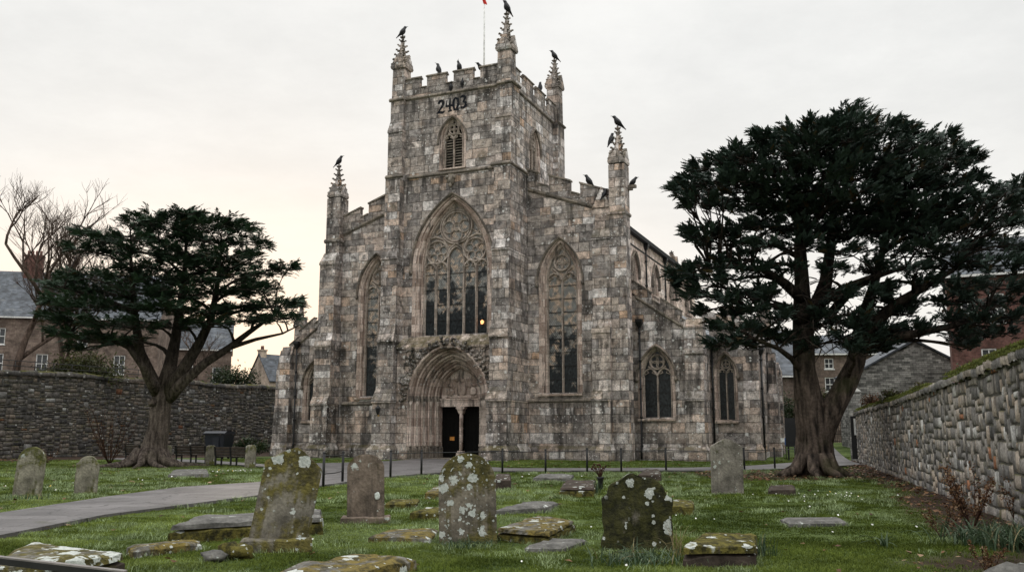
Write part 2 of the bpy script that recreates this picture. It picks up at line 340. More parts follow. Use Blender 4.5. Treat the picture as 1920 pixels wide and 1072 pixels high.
def m_bark(name, c0, c1, green=.3, sc=1., zd=None):
    g = G(name); co = g.obj(); x, y, z = g.sep(co)
    v = g.comb(g.mul(x, 5.*sc), g.mul(y, 5.*sc), g.mul(z, .9*sc)); n = g.noise(v, 1.2, 8., .66); n2 = g.noise(co, 12.*sc, 5.)
    vr = g.voro(v, 1.3)[0]
    col = g.mix(g.mr(g.add(g.mul(n, .7), g.mul(vr, .3)), .3, .7), c0, c1); col = g.scale(col, g.mr(n2, .3, .7, .7, 1.25))
    col = g.mix(g.mul(g.mr(g.noise(co, .7, 5.), .5, .65), green), col, (.05,.055,.02))
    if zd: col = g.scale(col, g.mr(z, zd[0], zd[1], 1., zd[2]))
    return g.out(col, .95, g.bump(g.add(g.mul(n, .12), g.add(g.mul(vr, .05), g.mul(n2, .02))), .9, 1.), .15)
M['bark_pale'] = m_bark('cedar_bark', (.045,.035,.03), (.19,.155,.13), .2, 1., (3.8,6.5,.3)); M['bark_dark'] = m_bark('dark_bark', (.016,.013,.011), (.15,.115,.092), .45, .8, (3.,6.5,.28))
M['bark_twig'] = m_bark('bare_twig_bark', (.05,.035,.028), (.14,.1,.08), .2); M['stem_red'] = m_bark('red_stem', (.04,.022,.016), (.09,.045,.03), .1)
g = G('lawn_earth'); co = g.obj(); so = g.sep(g.attr()[0])
gc = g.mix(g.mr(g.noise(co, .35, 6., .6), .35, .65), (.045,.07,.018), (.11,.15,.045)); gc = g.scale(gc, g.mr(g.noise(co, 9., 6., .65), .3, .7, .55, 1.4))
soil = g.mix(g.noise(co, 5., 8., .7), (.018,.012,.009), (.075,.048,.035)); gc = g.mix(so[0], gc, soil)
M['ground'] = g.out(gc, .95, g.bump(g.noise(co, 14., 6., .7), .9, .06), .15)
g = G('path_flags'); co = g.obj(); x, y, z = g.sep(co); wv = g.mul(g.sub(g.noise(co, 1.5, 3.), .5), .25)
b = g.n('ShaderNodeTexBrick', {'Vector': g.comb(g.add(g.mul(x, 1.), wv), g.add(y, wv), 0.), 'Color1': (.1,.093,.093,1), 'Color2': (.155,.145,.145,1), 'Mortar': (.04,.038,.036,1), 'Scale': 1., 'Mortar Size': .012, 'Brick Width': 1.1, 'Row Height': .75, 'Bias': 0.})
n1 = g.noise(co, .6, 7., .62); pc = g.scale(b.outputs[0], g.mul(g.mr(n1, .3, .7, .75, 1.25), g.mr(g.noise(co, 18., 4.), .3, .7, .8, 1.15)))
ck = g.mr(g.voro(g.vm('ADD', co, g.vm('MULTIPLY', g.n('ShaderNodeTexNoise', {'Vector': co, 'Scale': 2.}).outputs[1], (.6,.6,.6))), .45, 'DISTANCE_TO_EDGE')[0], 0., .02)
pc = g.mix(g.mul(g.sub(1., ck), .7), pc, (.03,.03,.028)); pc = g.mix(g.mul(g.mr(g.noise(co, 1., 6.), .62, .72), .6), pc, (.05,.055,.025))
M['path'] = g.out(pc, .6, g.bump(g.add(g.mul(n1, .05), g.add(g.mul(b.outputs[1], -.03), g.mul(ck, .02))), .5, .5), .4)
BR = (.17,.15,.125)
M['grave_tall'] = m_headstone('grave_leaning', (.22,.2,.165), .68, .55, .7, ((.06,.052,.02),(.18,.155,.04)), 5., 1.4)
M['grave_brown'] = m_headstone('grave_brown', (.19,.15,.12), .3, .3, .9, disc=6.)
M['grave_lichen'] = m_headstone('grave_lichen', (.2,.175,.14), .6, 1.3, .6, ((.06,.055,.02),(.14,.12,.035)), 6.5)
M['grave_moss'] = m_headstone('grave_moss', (.2,.18,.15), 1.1, .8, .9, ((.012,.014,.005),(.055,.055,.015)), 3.6, 1.)
M['grave_grey'] = m_headstone('grave_grey', (.23,.21,.18), .3, .35, .5, ((.05,.055,.015),(.1,.1,.03)), 7., 1.5)
M['grave_green'] = m_headstone('grave_green', (.27,.25,.2), .55, .25, .6, ((.06,.065,.02),(.14,.14,.04)), 6.)
M['slab_lichen'] = m_headstone('slab_lichen', (.2,.19,.17), .7, 1.5, .3, ((.05,.045,.012),(.15,.125,.03)), 3., 5., .4)
M['slab_moss'] = m_headstone('slab_moss', (.2,.19,.17), .68, .7, .5, ((.035,.03,.012),(.2,.15,.035)), 4., 5.)
M['slab_green'] = m_headstone('slab_green', (.09,.08,.065), .95, .5, .5, ((.025,.024,.009),(.15,.13,.03)), 4., 5.)
M['slab_grey'] = m_headstone('slab_grey', (.15,.145,.135), .2, .35, .3, disc=5., height=5.)
M['slab_dark'] = m_headstone('slab_dark', (.07,.055,.045), .3, .3, .5, disc=5., height=5.)
M['rubble'] = m_rubble('rubble_near', 1., .45, 1.75); M['rubble_far'] = m_rubble('rubble_far', .7, .35, .72); M['mortar'] = flat('dark_mortar', (.085,.08,.07), .95, .1)
# ================================================================== CHURCH (local frame: x along the front, y into the building, z up)
church = thing('church', 'large grey stone church with square battlemented tower, tall arched windows and deep pointed porch', 'church', (-4.426, 62.994, 0), R_(-23))
def part(mb, name, mat, parent=church, label=None):
    o = mb.build(name, M[mat], parent)
    if label: o['label'] = label
    return o
def rise(w, R): return math.sqrt(max(R*R-(R-w)**2, 0))
def arch(cx, w, z0, zs, R, n=14):
    h = rise(w, R); a1 = math.atan2(h, (cx)-(cx-w+R)) # angle at apex from left-arc centre
    L = []
    for i in range(n+1):
        a = math.pi+(a1-math.pi)*i/n; L.append((cx-w+R+R*math.cos(a), zs+R*math.sin(a)))
    Rr = [(2*cx-x, z) for x, z in L[:-1]][::-1]
    pts = L+Rr
    if z0 is not None: pts = [(cx-w, z0)]+pts+[(cx+w, z0)]
    return pts
FRONT = lambda d0: (lambda x, dep, z: (x, d0+dep, z))
SIDE = lambda x0: (lambda d, dep, z: (x0-dep, d, z))
def loft(mb, F, cx, w, z0, zs, R, prof, smooth=False):
    rows = [[F(x, dep, z) for x, z in arch(cx, w+t, z0, zs, R+t)] for t, dep in prof]
    mb.strips(rows, smooth=smooth)
def bars(mb, F, paths, w, dep, h, closed=False):
    for p in paths:
        p = [Vector((a, b)) for a, b in p]; n = len(p); cl = (p[0]-p[-1]).length < 1e-4
        rows = []
        for i in range(n):
            a = p[i-1] if i else (p[-2] if cl else p[0]); b = p[(i+1)] if i < n-1 else (p[1] if cl else p[-1])
            t = (b-a).normalized(); nr = Vector((-t.y, t.x))
            rows.append([F(*(p[i]+nr*o).to_tuple()[:1], dd, (p[i]+nr*o).y) for o, dd in ((-w/2, dep), (-w/2, dep-h*.35), (-w*.18, dep-h), (w*.18, dep-h), (w/2, dep-h*.35), (w/2, dep))])
        mb.strips(rows)
def circ(cx, cz, r, n=20, a0=0, a1=2*math.pi): return [(cx+r*math.cos(a0+(a1-a0)*i/n), cz+r*math.sin(a0+(a1-a0)*i/n)) for i in range(n+1)]
def foils(cx, cz, r, k, rf, ph=0):
    return [circ(cx+(r-rf)*math.cos(ph+2*math.pi*i/k), cz+(r-rf)*math.sin(ph+2*math.pi*i/k), rf*.96, 14) for i in range(k)]
def window(F, cx, w, z0, zs, R, tf, glass, rows, depth=.5, hood=.62, tb=.5, bw=.16, sill=True, label=None, mat='dressed', frame='tracery', mull=()):
    mb = MB(); k = tb/.5
    loft(mb, F, cx, w, z0, zs, R, [(tb,-.02),(tb,.0),(tb-.07*k,.03),(tb-.1*k,.0),(tb-.2*k,.04),(tb-.24*k,.2*depth),(tb-.32*k,.16*depth),(tb-.4*k,.3*depth),(tb-.42*k,.6*depth),(0.04,.62*depth),(0,.7*depth),(0,depth+.04)])
    if sill: mb.prism([(-.18, z0-.22), (-.2, z0-.1), (depth+.02, z0+.02), (depth+.02, z0-.3)], lambda p, q, t: F(t, p, q), cx-w-tb, cx+w+tb)
    o = part(mb, 'window', mat, label=label)
    if hood:
        mb = MB(); loft(mb, F, cx, w, None, zs-.25, R, [(hood-.12,.0),(hood-.12,-.1),(hood-.03,-.2),(hood,-.16),(hood,.0)])
        for sx in (-1, 1):
            mb.ball(F(cx+sx*(w+hood-.06), -.1, zs-.32), .14, .14, .17, 6, 4)
        part(mb, 'hood_mould', 'dressed_dark', o)
    mb = MB(); mb.sheet(lambda x, z: F(x, depth, z), arch(cx, w+.02, z0, zs, R+.02)); part(mb, 'glass', glass, o)
    mb = MB(); paths, thin = tf(cx, w, z0, zs, R)
    bars(mb, F, paths, bw, depth+.02, .2); bars(mb, F, thin, bw*.62, depth+.02, .13)
    part(mb, 'tracery', frame, o)
    mb = MB(); xs = [-w]+list(mull)+[w]
    for i in range(1, rows+1):
        z = z0+(zs-z0)*i/(rows+.4); mb.prism([(depth-.05, z-.022), (depth-.05, z+.022), (depth-.01, z+.022), (depth-.01, z-.022)], lambda p, q, t: F(t, p, q), cx-w, cx+w)
    part(mb, 'saddle_bar', 'black', o)
    return o
def light_head(cx, w, zs, R): return arch(cx, w, None, zs, R, 8)
def two_light(cx, w, z0, zs, R):
    H = rise(w, R); hw = w/2; zl = zs-.15*w
    P = [[(cx, z0), (cx, zl)], arch(cx, w-.03, z0, zs, R-.03)]
    for s in (-1, 1): P.append(light_head(cx+s*hw, hw, zl, hw*1.25))
    cz = zs+H*.5; r = min(w*.5, H*.3)
    P += [circ(cx, cz, r)]
    T = foils(cx, cz, r, 4, r*.5, math.pi/4)
    for s in (-1, 1):
        P.append([(cx, zl+.1), (cx+s*w*.32, zl+H*.3), (cx+s*(w*.62), zl+H*.42)])
        for q in (-1, 1): T.append([(cx+s*hw+q*hw*.78, zl+hw*.4), (cx+s*hw+q*hw*.25, zl+hw*.62), (cx+s*hw+q*hw*.5, zl+hw*1.05)])
    T += [[(cx-w*.45, zs+H*.62), (cx, zs+H*.97), (cx+w*.45, zs+H*.62)]]
    return P, T
def great(cx, w, z0, zs, R):
    P = [arch(cx, w-.04, z0, zs, R-.04)]; T = []
    for x in (-1.6, -.62, .62, 1.6): P.append([(cx+x, z0), (cx+x, zs-.1 if abs(x) > 1 else zs+.75)])
    P.append(light_head(cx, .62, zs+.6, .95))
    for s in (-1, 1):
        for a in (1.11, 2.07): P.append(light_head(cx+s*a, .48, zs-.2, .62)); T += [[(cx+s*a-.42, zs+.0), (cx+s*a-.12, zs+.02), (cx+s*a-.2, zs+.3)], [(cx+s*a+.42, zs+.0), (cx+s*a+.12, zs+.02), (cx+s*a+.2, zs+.3)]]
        c2 = (cx+s*1.5, zs+1.15); P.append(circ(*c2, .84)); T += foils(*c2, .8, 5, .31, .3); T.append(circ(*c2, .2, 10))
        P.append([(cx+s*.62, zs+.7), (cx+s*.7, zs+1.5), (cx+s*1.0, zs+2.05), (cx+s*1.6, zs+2.3), (cx+s*2.2, zs+2.15)])
        P.append([(cx+s*.05, zs+1.7), (cx+s*.5, zs+1.35), (cx+s*.75, zs+.7)])
        T.append([(cx+s*1.2, zs+2.7), (cx+s*1.75, zs+2.35), (cx+s*1.9, zs+2.75)])
    P.append(circ(cx, zs+2.95, 1.24, 28)); P.append(circ(cx, zs+2.95, 1.08, 28))
    T += foils(cx, zs+2.95, 1.06, 4, .47, 0)+[circ(cx, zs+2.95, .3, 12)]
    T.append([(cx-.5, zs+4.1), (cx, zs+4.5), (cx+.5, zs+4.1)])
    return P, T
# ---- tower
TW = MB(); F0 = FRONT(0)
GW = dict(cx=.2, w=2.55, z0=8.5, zs=13.4, R=5.5); BW_ = dict(cx=.15, w=.76, z0=20.55, zs=22.75, R=1.75)
hole = lambda d, tb: arch(d['cx'], d['w']+tb, d['z0'], d['zs'], d['R']+tb)
PX = .35; porch_hole = arch(PX, 3.1, 0, 4.1, 3.75)
TW.sheet(lambda x, z: (x, 0, z), [(-4.5,-.5),(PX-3.1,-.5)]+arch(PX, 3.1, 0, 4.1, 3.75)[0:]+[(PX+3.1,-.5),(4.5,-.5),(4.5,26.2),(-4.5,26.2)], [hole(GW, .6), hole(BW_, .3)])
SB = dict(cx=5.0, w=.76, z0=20.55, zs=22.75, R=1.75)
TW.sheet(lambda d, z: (4.55, d, z), [(0,0),(10.3,0),(10.3,26.2),(0,26.2)], [hole(SB, .3)])
TW.sheet(lambda d, z: (-4.55, d, z), [(0,0),(10.3,0),(10.3,26.2),(0,26.2)])
TW.sheet(lambda x, z: (x, 10.3, z), [(-4.55,0),(4.55,0),(4.55,26.2),(-4.55,26.2)])
TW.box(-4.5, 4.5, .05, 10.25, 26.2, 26.45)
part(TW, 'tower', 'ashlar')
def piers(mb, x0, x1, prof, back):   # prof: list of (z, front depth, inset) -> extruded pier with weathered offsets
    pts = prof
    rows = []
    for z, d, ins in pts: rows.append([(x0+ins, back, z), (x0+ins, d, z), (x1-ins, d, z), (x1-ins, back, z)])
    mb.strips(rows); mb.add(rows[-1], [(0,1,2,3)])
TB = [(-.3,-1.9,-.2),(.62,-1.9,-.2),(.9,-1.62,0),(3.75,-1.58,0),(3.8,-1.68,-.04),(3.98,-1.68,-.04),(4.75,-1.26,.06),(8.05,-1.24,.06),(8.05,-1.34,.03),(8.2,-1.34,.03),(9.1,-.98,.1),(14.0,-.96,.1),(14.0,-1.06,.07),(14.15,-1.06,.07),(15.1,-.72,.12),(20.05,-.7,.12)]
for s in (-1, 1):
    x0, x1 = (3.62, 5.08) if s > 0 else (-5.08, -3.62)
    mb = MB(); piers(mb, x0, x1, TB, 2.5); part(mb, 'buttress', 'ashlar')
    mb = MB(); piers(mb, x0+.14, x1-.14, [(20.05,-.66,0),(20.3,-.5,0),(23.6,-.5,0),(23.6,-.58,-.03),(23.75,-.58,-.03),(24.6,-.26,.03),(26.2,-.26,.03)], 1.1); part(mb, 'buttress', 'ashlar')
mb = MB(); piers(mb, 4.5, 5.0, [(0,8.9,0),(20,8.9,0),(24,8.95,0),(26.2,9.0,.02)], 10.45); part(mb, 'buttress', 'ashlar')
def string(mb, x0, x1, d, z, h=.2, p=.14, side=None):   # moulded ledge on a front (or side) face
    pr = [(0, z+h+.1), (-p, z+h*.8), (-p, z+h*.4), (-.03, z), (0, z)]
    if side is None: mb.prism(pr, lambda a, b, t: (t, d+a, b), x0, x1)
    else: mb.prism(pr, lambda a, b, t: (side-a, t, b), x0, x1)
mb = MB(); string(mb, -3.78, 3.78, -.003, 26.1); string(mb, -5.02, -3.78, -.26, 26.1); string(mb, 3.78, 5.02, -.26, 26.1); string(mb, -.3, 1.1, 0, 26.1, side=4.96); string(mb, 1.1, 8.9, 0, 26.1, side=4.553); string(mb, 8.85, 10.5, 0, 26.1, side=5.0); part(mb, 'string_course', 'dressed_dark')
mb = MB(); string(mb, -3.5, 3.5, -.003, 20.05); string(mb, -4.97, -3.5, -.66, 20.05); string(mb, 3.5, 4.97, -.66, 20.05); string(mb, -.7, 2.5, 0, 20.05, side=4.96); string(mb, 2.5, 10.3, 0, 20.05, side=4.553); part(mb, 'string_course', 'dressed_dark')
mb = MB(); string(mb, -3.5, 3.5, -.002, 24.62, .03, .02); 
# parapet with merlons
mb = MB(); T = .34
mb.box(-3.86, 3.86, -.06, -.06+T, 26.28, 26.95); mb.box(4.4, 4.66, .7, 9.4, 26.28, 26.95)
for a, b in ((-3.86,-2.6),(-2.0,-.45),(.2,1.75),(2.35,3.86)):
    mb.box(a, b, -.06, -.06+T, 26.95, 27.72)
for a, b in ((.7,1.9),(2.75,4.5),(5.3,7.0),(7.85,9.4)): mb.box(4.4, 4.66, a, b, 26.95, 27.72)
mb.box(-4.66, -4.4, .7, 9.4, 26.28, 27.5); mb.box(-3.86, 3.86, 10.0, 10.3, 26.28, 27.5)
par = part(mb, 'battlement', 'parapet')
mb = MB()
for a, b in ((-3.86,-2.6),(-2.0,-.45),(.2,1.75),(2.35,3.86)): mb.prism([(-.14,27.72),(-.14,27.8),(.1,27.95),(.36,27.8),(.36,27.72)], lambda p, q, t: (t, p, q), a-.07, b+.07)
for a, b in ((-2.53,-2.07),(-.38,.13),(1.82,2.28)): mb.prism([(-.14,26.955),(-.14,27.02),(.1,27.1),(.36,27.02),(.36,26.955)], lambda p, q, t: (t, p, q), a, b)
for a, b in ((.7,1.9),(2.75,4.5),(5.3,7.0),(7.85,9.4)): mb.prism([(4.32,27.72),(4.32,27.8),(4.53,27.95),(4.74,27.8),(4.74,27.72)], lambda p, q, t: (p, t, q), a-.07, b+.07)
part(mb, 'coping', 'dressed_dark', par)
def pinnacle(cx, cy, zb, zt, zc, w, parent=church, crock=6, rot=0):   # shaft zb..zt, crocketed spire to zc
    mb = MB(); mb.frustum(cx, cy, zb, zt, w, w*.93); mb.frustum(cx, cy, zt-.02, zt+.14, w*1.12, w*1.22)
    g = .55*w
    for dx, dy in ((0,-1),(1,0),(0,1),(-1,0)):   # gablets
        px, py = (1, 0) if dx == 0 else (0, 1); e = w*.6
        A = [(cx+dx*e*q+px*h*t, cy+dy*e*q+py*h*t, zt+.14+z) for q in (1.02, .3) for h, t, z in ((w*.6,-1,0),(w*.6,1,0),(0,0,w*.95))]
        mb.add(A, [(0,1,2),(3,4,5),(0,1,4,3),(1,2,5,4),(2,0,3,5)])
    H = zc-zt-.14; mb.frustum(cx, cy, zt+.14, zc-.12, w*.8, .09, n=8, rot=math.pi/8)
    for i in range(crock):   # crockets climbing the four edges
        t = (i+.35)/crock; z = zt+.14+(H-.2)*t; r = w*.5*(1-t)+.06
        q = .14*w*(1.2-.55*t)+.02
        for k in range(4):
            a = math.pi/4+k*math.pi/2
            for r2, zz, qq in ((r*1.06, z, q*.8), (r*1.06+q*.9, z+q*.55, q*.62)):
                c = (cx+r2*math.cos(a), cy+r2*math.sin(a), zz); mb.ball(c, qq, qq, qq*.75, 6, 4, .5, i*4+k)
    mb.ball((cx, cy, zc-.16), w*.2, w*.2, .09, 8, 4); mb.ball((cx, cy, zc-.02), .07, .07, .1, 6, 4)
    mb.ball((cx+w*.16, cy, zc-.1), .07, .07, .06, 6, 4); mb.ball((cx-w*.16, cy, zc-.1), .07, .07, .06, 6, 4)
    return part(mb, 'pinnacle', 'parapet', parent)
pinnacle(4.3, .22, 26.2, 28.7, 31.75, 1.05); pinnacle(-4.3, .22, 26.2, 28.7, 31.5, 1.05)
pinnacle(4.45, 9.7, 26.2, 29.3, 31.9, 1.05); pinnacle(-4.45, 9.7, 26.2, 28.9, 31.5, 1.05)
# belfry openings
def belfry(F, d):
    mb = MB(); loft(mb, F, d['cx'], d['w'], d['z0'], d['zs'], d['R'], [(.3,-.02),(.3,.0),(.24,.03),(.2,.0),(.12,.05),(.1,.16),(.03,.18),(0,.26),(0,.6)])
    mb.prism([(-.14, d['z0']-.14), (-.14, d['z0']-.06), (.55, d['z0']+.04), (.55, d['z0']-.2)], lambda p, q, t: F(t, p, q), d['cx']-1.06, d['cx']+1.06)
    o = part(mb, 'belfry_window', 'dressed')
    mb = MB(); loft(mb, F, d['cx'], d['w'], None, d['zs']-.3, d['R'], [(.36,.0),(.36,-.1),(.45,-.16),(.48,.0)]); part(mb, 'hood_mould', 'dressed_dark', o)
    mb = MB(); mb.sheet(lambda x, z: F(x, .58, z), arch(d['cx'], d['w'], d['z0'], d['zs'], d['R'])); part(mb, 'dark_opening', 'void', o)
    mb = MB(); P, Tn = two_light(d['cx'], d['w'], d['z0'], d['zs'], d['R']); bars(mb, F, P, .13, .3, .16); bars(mb, F, Tn, .09, .3, .12)
    part(mb, 'tracery', 'tracery', o)
    mb = MB()
    for i in range(11):
        z = d['z0']+.12+i*.205
        for s in (-1, 1):
            mb.prism([(.3, z-.07), (.3, z-.03), (.55, z+.13), (.55, z+.09)], lambda p, q, t: F(t, p, q), d['cx']+s*.4-.34, d['cx']+s*.4+.34)
    part(mb, 'louvre', 'dressed_dark', o)
belfry(F0, BW_); belfry(SIDE(4.55), SB)
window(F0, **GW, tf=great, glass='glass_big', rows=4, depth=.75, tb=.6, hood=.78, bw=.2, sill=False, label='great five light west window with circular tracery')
mb = MB(); mb.ball((.15,-.2,19.62), .3, .22, .42, 8, 5, .6, 2); mb.ball((-.12,-.3,19.75), .17, .14, .16, 6, 4, .5, 5); mb.ball((.42,-.3,19.75), .17, .14, .16, 6, 4, .5, 8); mb.ball((.15,-.26,19.2), .17, .15, .2, 6, 4, .5, 9); part(mb, 'carved_boss', 'dressed_dark')
# painted number 2403
mb = MB()
def stroke(pts, ws):
    for (a, b), (w0, w1) in zip(zip(pts, pts[1:]), zip(ws, ws[1:])):
        a, b = Vector(a), Vector(b); t = (b-a).normalized(); n = Vector((-t.y, t.x)); a = a-t*.02; b = b+t*.02
        mb.add([(p.x, -.012, p.y) for p in (a-n*w0/2, a+n*w0/2, b+n*w1/2, b-n*w1/2)], [(0,1,2,3)])
X0, Z0 = -1.13, 24.72
def dg(ox, oz, pts, ws): stroke([(X0+ox+x, Z0+oz+z) for x, z in pts], [1.27*q for q in ws])
dg(0, 0, [(.1,.78),(.18,.95),(.36,1.0),(.5,.86),(.48,.66),(.3,.42),(.06,.1)], [.14,.16,.12,.17,.17,.13,.1]); dg(0, 0, [(-.05,.07),(.2,.12),(.42,.06),(.6,.16)], [.06,.15,.15,.07])
dg(.68, .05, [(.36,1.0),(.34,.5),(.36,.02)], [.08,.15,.12]); dg(.68, .05, [(.02,.44),(.3,.46),(.58,.46)], [.1,.14,.1]); dg(.68, .05, [(.1,.9),(.06,.66),(.04,.44)], [.05,.07,.1]); dg(.68,.05,[(.22,.05),(.5,.08)],[.08,.1])
dg(1.2, .07, [(.28,.98),(.14,.8),(.12,.4),(.2,.12)], [.1,.14,.15,.11]); dg(1.2, .07, [(.28,.98),(.46,.84),(.5,.4),(.36,.1)], [.09,.15,.16,.12]); dg(1.2,.07,[(.14,.1),(.54,.06)],[.13,.12])
dg(1.78, .12, [(.08,.9),(.3,.98),(.52,.82),(.32,.56)], [.12,.16,.13,.09]); dg(1.78, .12, [(.3,.56),(.54,.44),(.54,.2),(.32,.08),(.14,.14)], [.09,.15,.18,.14,.17])
n_ = part(mb, 'painted_number', 'paint'); n_['label'] = 'black painted number 2403 above the belfry window'
# ---- porch / portal
mb = MB(); D0 = -.8
mb.sheet(lambda x, z: (x, D0, z), [(-3.62,-.3),(PX-3.1,-.3)]+arch(PX, 3.1, 0, 4.1, 3.75)+[(PX+3.1,-.3),(3.62,-.3),(3.62,7.55),(-3.62,7.55)])
mb.prism([(D0-.08,7.5),(D0-.1,7.62),(D0,7.72),(-.004,8.42),(-.004,7.5)], lambda p, q, t: (t, p, q), -3.7, 3.7)
mb.sheet(lambda d, z: (-3.62, d, z), [(D0,0),(0,0),(0,7.5),(D0,7.5)])
porch = part(mb, 'porch', 'porch', label='projecting porch front around the deep doorway')
prof = []
for k in range(5):
    t0 = 1.5-.3*k; d0 = D0+.44*k
    prof += [(t0,d0-.02 if k == 0 else d0),(t0-.04,d0-.07),(t0-.11,d0-.1),(t0-.17,d0-.05),(t0-.19,d0+.05),(t0-.2,d0+.14),(t0-.25,d0+.12),(t0-.29,d0+.2),(t0-.3,d0+.34)]
prof.append((0, 1.62))
mb = MB(); loft(mb, F0, PX, 1.6, 4.1, 4.1, 2.25, prof); part(mb, 'arch_order', 'dressed', porch)
mb = MB(); loft(mb, F0, PX, 1.6, 0, 3.9, 1.8, prof) if False else None
mb = MB()
for s in (-1, 1): mb = MB(); mb.strips([[(PX+s*(1.6+t), d, z) for t, d in prof] for z in (0, .85, 4.1)]); part(mb, 'door_jamb', 'dressed', porch)
for s in (-1, 1):
    mb = MB()
    mb.strips([[(PX+s*(1.6+t-.07), d-.03, z) for t, d in prof] for z in (3.88, 4.02, 4.1)]); mb.strips([[(PX+s*(1.6+t-.02), d, z) for t, d in prof] for z in (4.1, 4.28)])
    part(mb, 'capital_band', 'dressed_dark', porch); mb = MB()
    mb.strips([[(PX+s*(1.6+t-.12), d-.06, z) for t, d in prof] for z in (0, .7)]); mb.strips([[(PX+s*(1.6+t-q), d-q/2, z) for t, d in prof] for z, q in ((.7,.12),(.86,0))])
    part(mb, 'jamb_plinth', 'dressed_dark', porch)
for k in range(5):
    for s in (-1, 1):
        x = PX+s*(1.6+1.5-.3*k-.24); y = D0+.44*k+.06; mb = MB()
        mb.tube([(x,y,.8),(x,y,.95),(x,y,1.0),(x,y,3.45),(x,y,3.5),(x,y,3.9)], [.14,.14,.085,.08,.1,.17], 8); part(mb, 'jamb_shaft', 'tracery', porch)
mb = MB(); n = 22; pts = arch(PX, 3.16, None, 4.1, 3.81, 16)
for i, (x, z) in enumerate(pts):   # leafy crockets over the porch arch
    for q in range(3):
        dx, dz = x-PX, z-4.6; L = math.hypot(dx, dz); e = .05+.13*q
        mb.ball((x+dx/L*e+random.uniform(-.1,.1), D0-.1-random.uniform(0,.08), z+dz/L*e+random.uniform(-.08,.08)), .13, .1, .12, 6, 4, .7, i*3+q)
mb.ball((PX, D0-.12, 7.95), .2, .16, .28, 6, 4, .5, 3)
part(mb, 'crocketed_hood', 'ashlar_dark', porch)
mb = MB()
rs = random.Random(4)
for s in (-1, 1):   # carved vine scrolls in the spandrels
    for i in range(9):
        x = PX+s*rs.uniform(2.2, 3.35); z = rs.uniform(5.2+1.2*(1 if abs(x-PX) < 2.6 else 0), 7.35)
        if abs(x) > 3.5: x = 3.45*(1 if x > 0 else -1)
        p = [(x, D0-.02, z)]; a = rs.uniform(0, 6.28)
        for j in range(6):
            a += rs.uniform(.3, .9); x2, z2 = p[-1][0]+.15*math.cos(a), p[-1][2]+.15*math.sin(a); p.append((max(min(x2,3.58),-3.58), D0-.03, min(z2,7.45)))
        mb.tube(p, [.05,.05,.05,.045,.04,.06,.07], 5)
        for q in (2, 4, 6): mb.ball((p[q][0], D0-.04, p[q][2]), .09, .06, .08, 6, 4, .6, i+q)
part(mb, 'carved_foliage', 'ashlar_dark', porch)
mb = MB(); mb.sheet(lambda x, z: (x, 1.45, z), arch(PX, 1.65, 4.0, 4.1, 2.3))
def relief(x, z, rx, rz, d=.16, s=0): mb.ball((PX+x, 1.43, z), rx, d, rz, 10, 6, .35, s)
relief(.05,4.75,.36,.55,.2,1); relief(.05,5.4,.15,.19,.16,2); relief(-.2,5.05,.16,.3,.14,3); relief(.34,5.05,.16,.3,.14,4); relief(-.85,4.6,.32,.3,.14,5); relief(-.62,4.95,.13,.15,.12,6); relief(.9,4.62,.34,.32,.14,7); relief(.66,5.0,.13,.15,.12,8); relief(-.95,5.05,.2,.14,.08,9); relief(1.0,5.05,.2,.14,.08,10); relief(0,4.22,1.35,.12,.14,11); relief(-.45,5.5,.16,.2,.07,12); relief(.5,5.5,.16,.2,.07,13)
part(mb, 'tympanum', 'dressed', porch, 'carved tympanum with a seated figure above the doors')
mb = MB(); mb.box(PX-1.62, PX+1.62, 1.2, 1.6, 3.56, 4.02); mb.box(PX-1.64, PX+1.64, 1.14, 1.6, 4.02, 4.12); part(mb, 'lintel', 'dressed', porch)
mb = MB(); tx = PX+.04
mb.box(tx-.28, tx+.28, 1.12, 1.58, 0, .35); mb.frustum(tx, 1.34, .35, .5, .5, .36); mb.tube([(tx,1.34,.5),(tx,1.34,3.05)], .14, 10); mb.frustum(tx, 1.34, 3.05, 3.4, .28, .5); mb.box(tx-.33, tx+.33, 1.1, 1.58, 3.4, 3.555); part(mb, 'door_column', 'dressed', porch)
for s in (-1, 1):
    mb = MB(); x0, x1 = (PX-1.6, tx-.1) if s < 0 else (tx+.1, PX+1.6); y = 1.72
    mb.box(x0, x1, y, y+.1, 0, 3.56)
    for i in range(5): xx = x0+(x1-x0)*(i+.5)/5; mb.box(xx-.11, xx+.11, y-.03, y-.003, .06, 3.5)
    d_ = part(mb, 'door', 'void', porch)
    if s < 0:
        mb = MB(); mb.box(-.66, -.3, y-.05, y-.035, 1.22, 1.48); part(mb, 'notice', 'notice', d_)
mb = MB(); mb.box(PX-3.1, PX+3.1, -.9, 1.9, -.25, .04); part(mb, 'door_step', 'dressed_dark', porch)
mb = MB(); lx, ly, lz = -4.45, -1.72, 3.2   # wall lantern
mb.tube([(lx,-1.56,lz+.5),(lx,ly-.05,lz+.55),(lx,ly-.12,lz+.45)], .025, 6); mb.frustum(lx, ly-.12, lz-.12, lz+.22, .2, .3, 6); mb.frustum(lx, ly-.12, lz+.22, lz+.42, .36, .06, 6); mb.frustum(lx, ly-.12, lz-.22, lz-.12, .08, .2, 6)
lan = part(mb, 'wall_lantern', 'black'); mb = MB(); mb.frustum(lx, ly-.02, lz-.34, lz-.22, .1, .12, 6); part(mb, 'bracket', 'gold', lan)
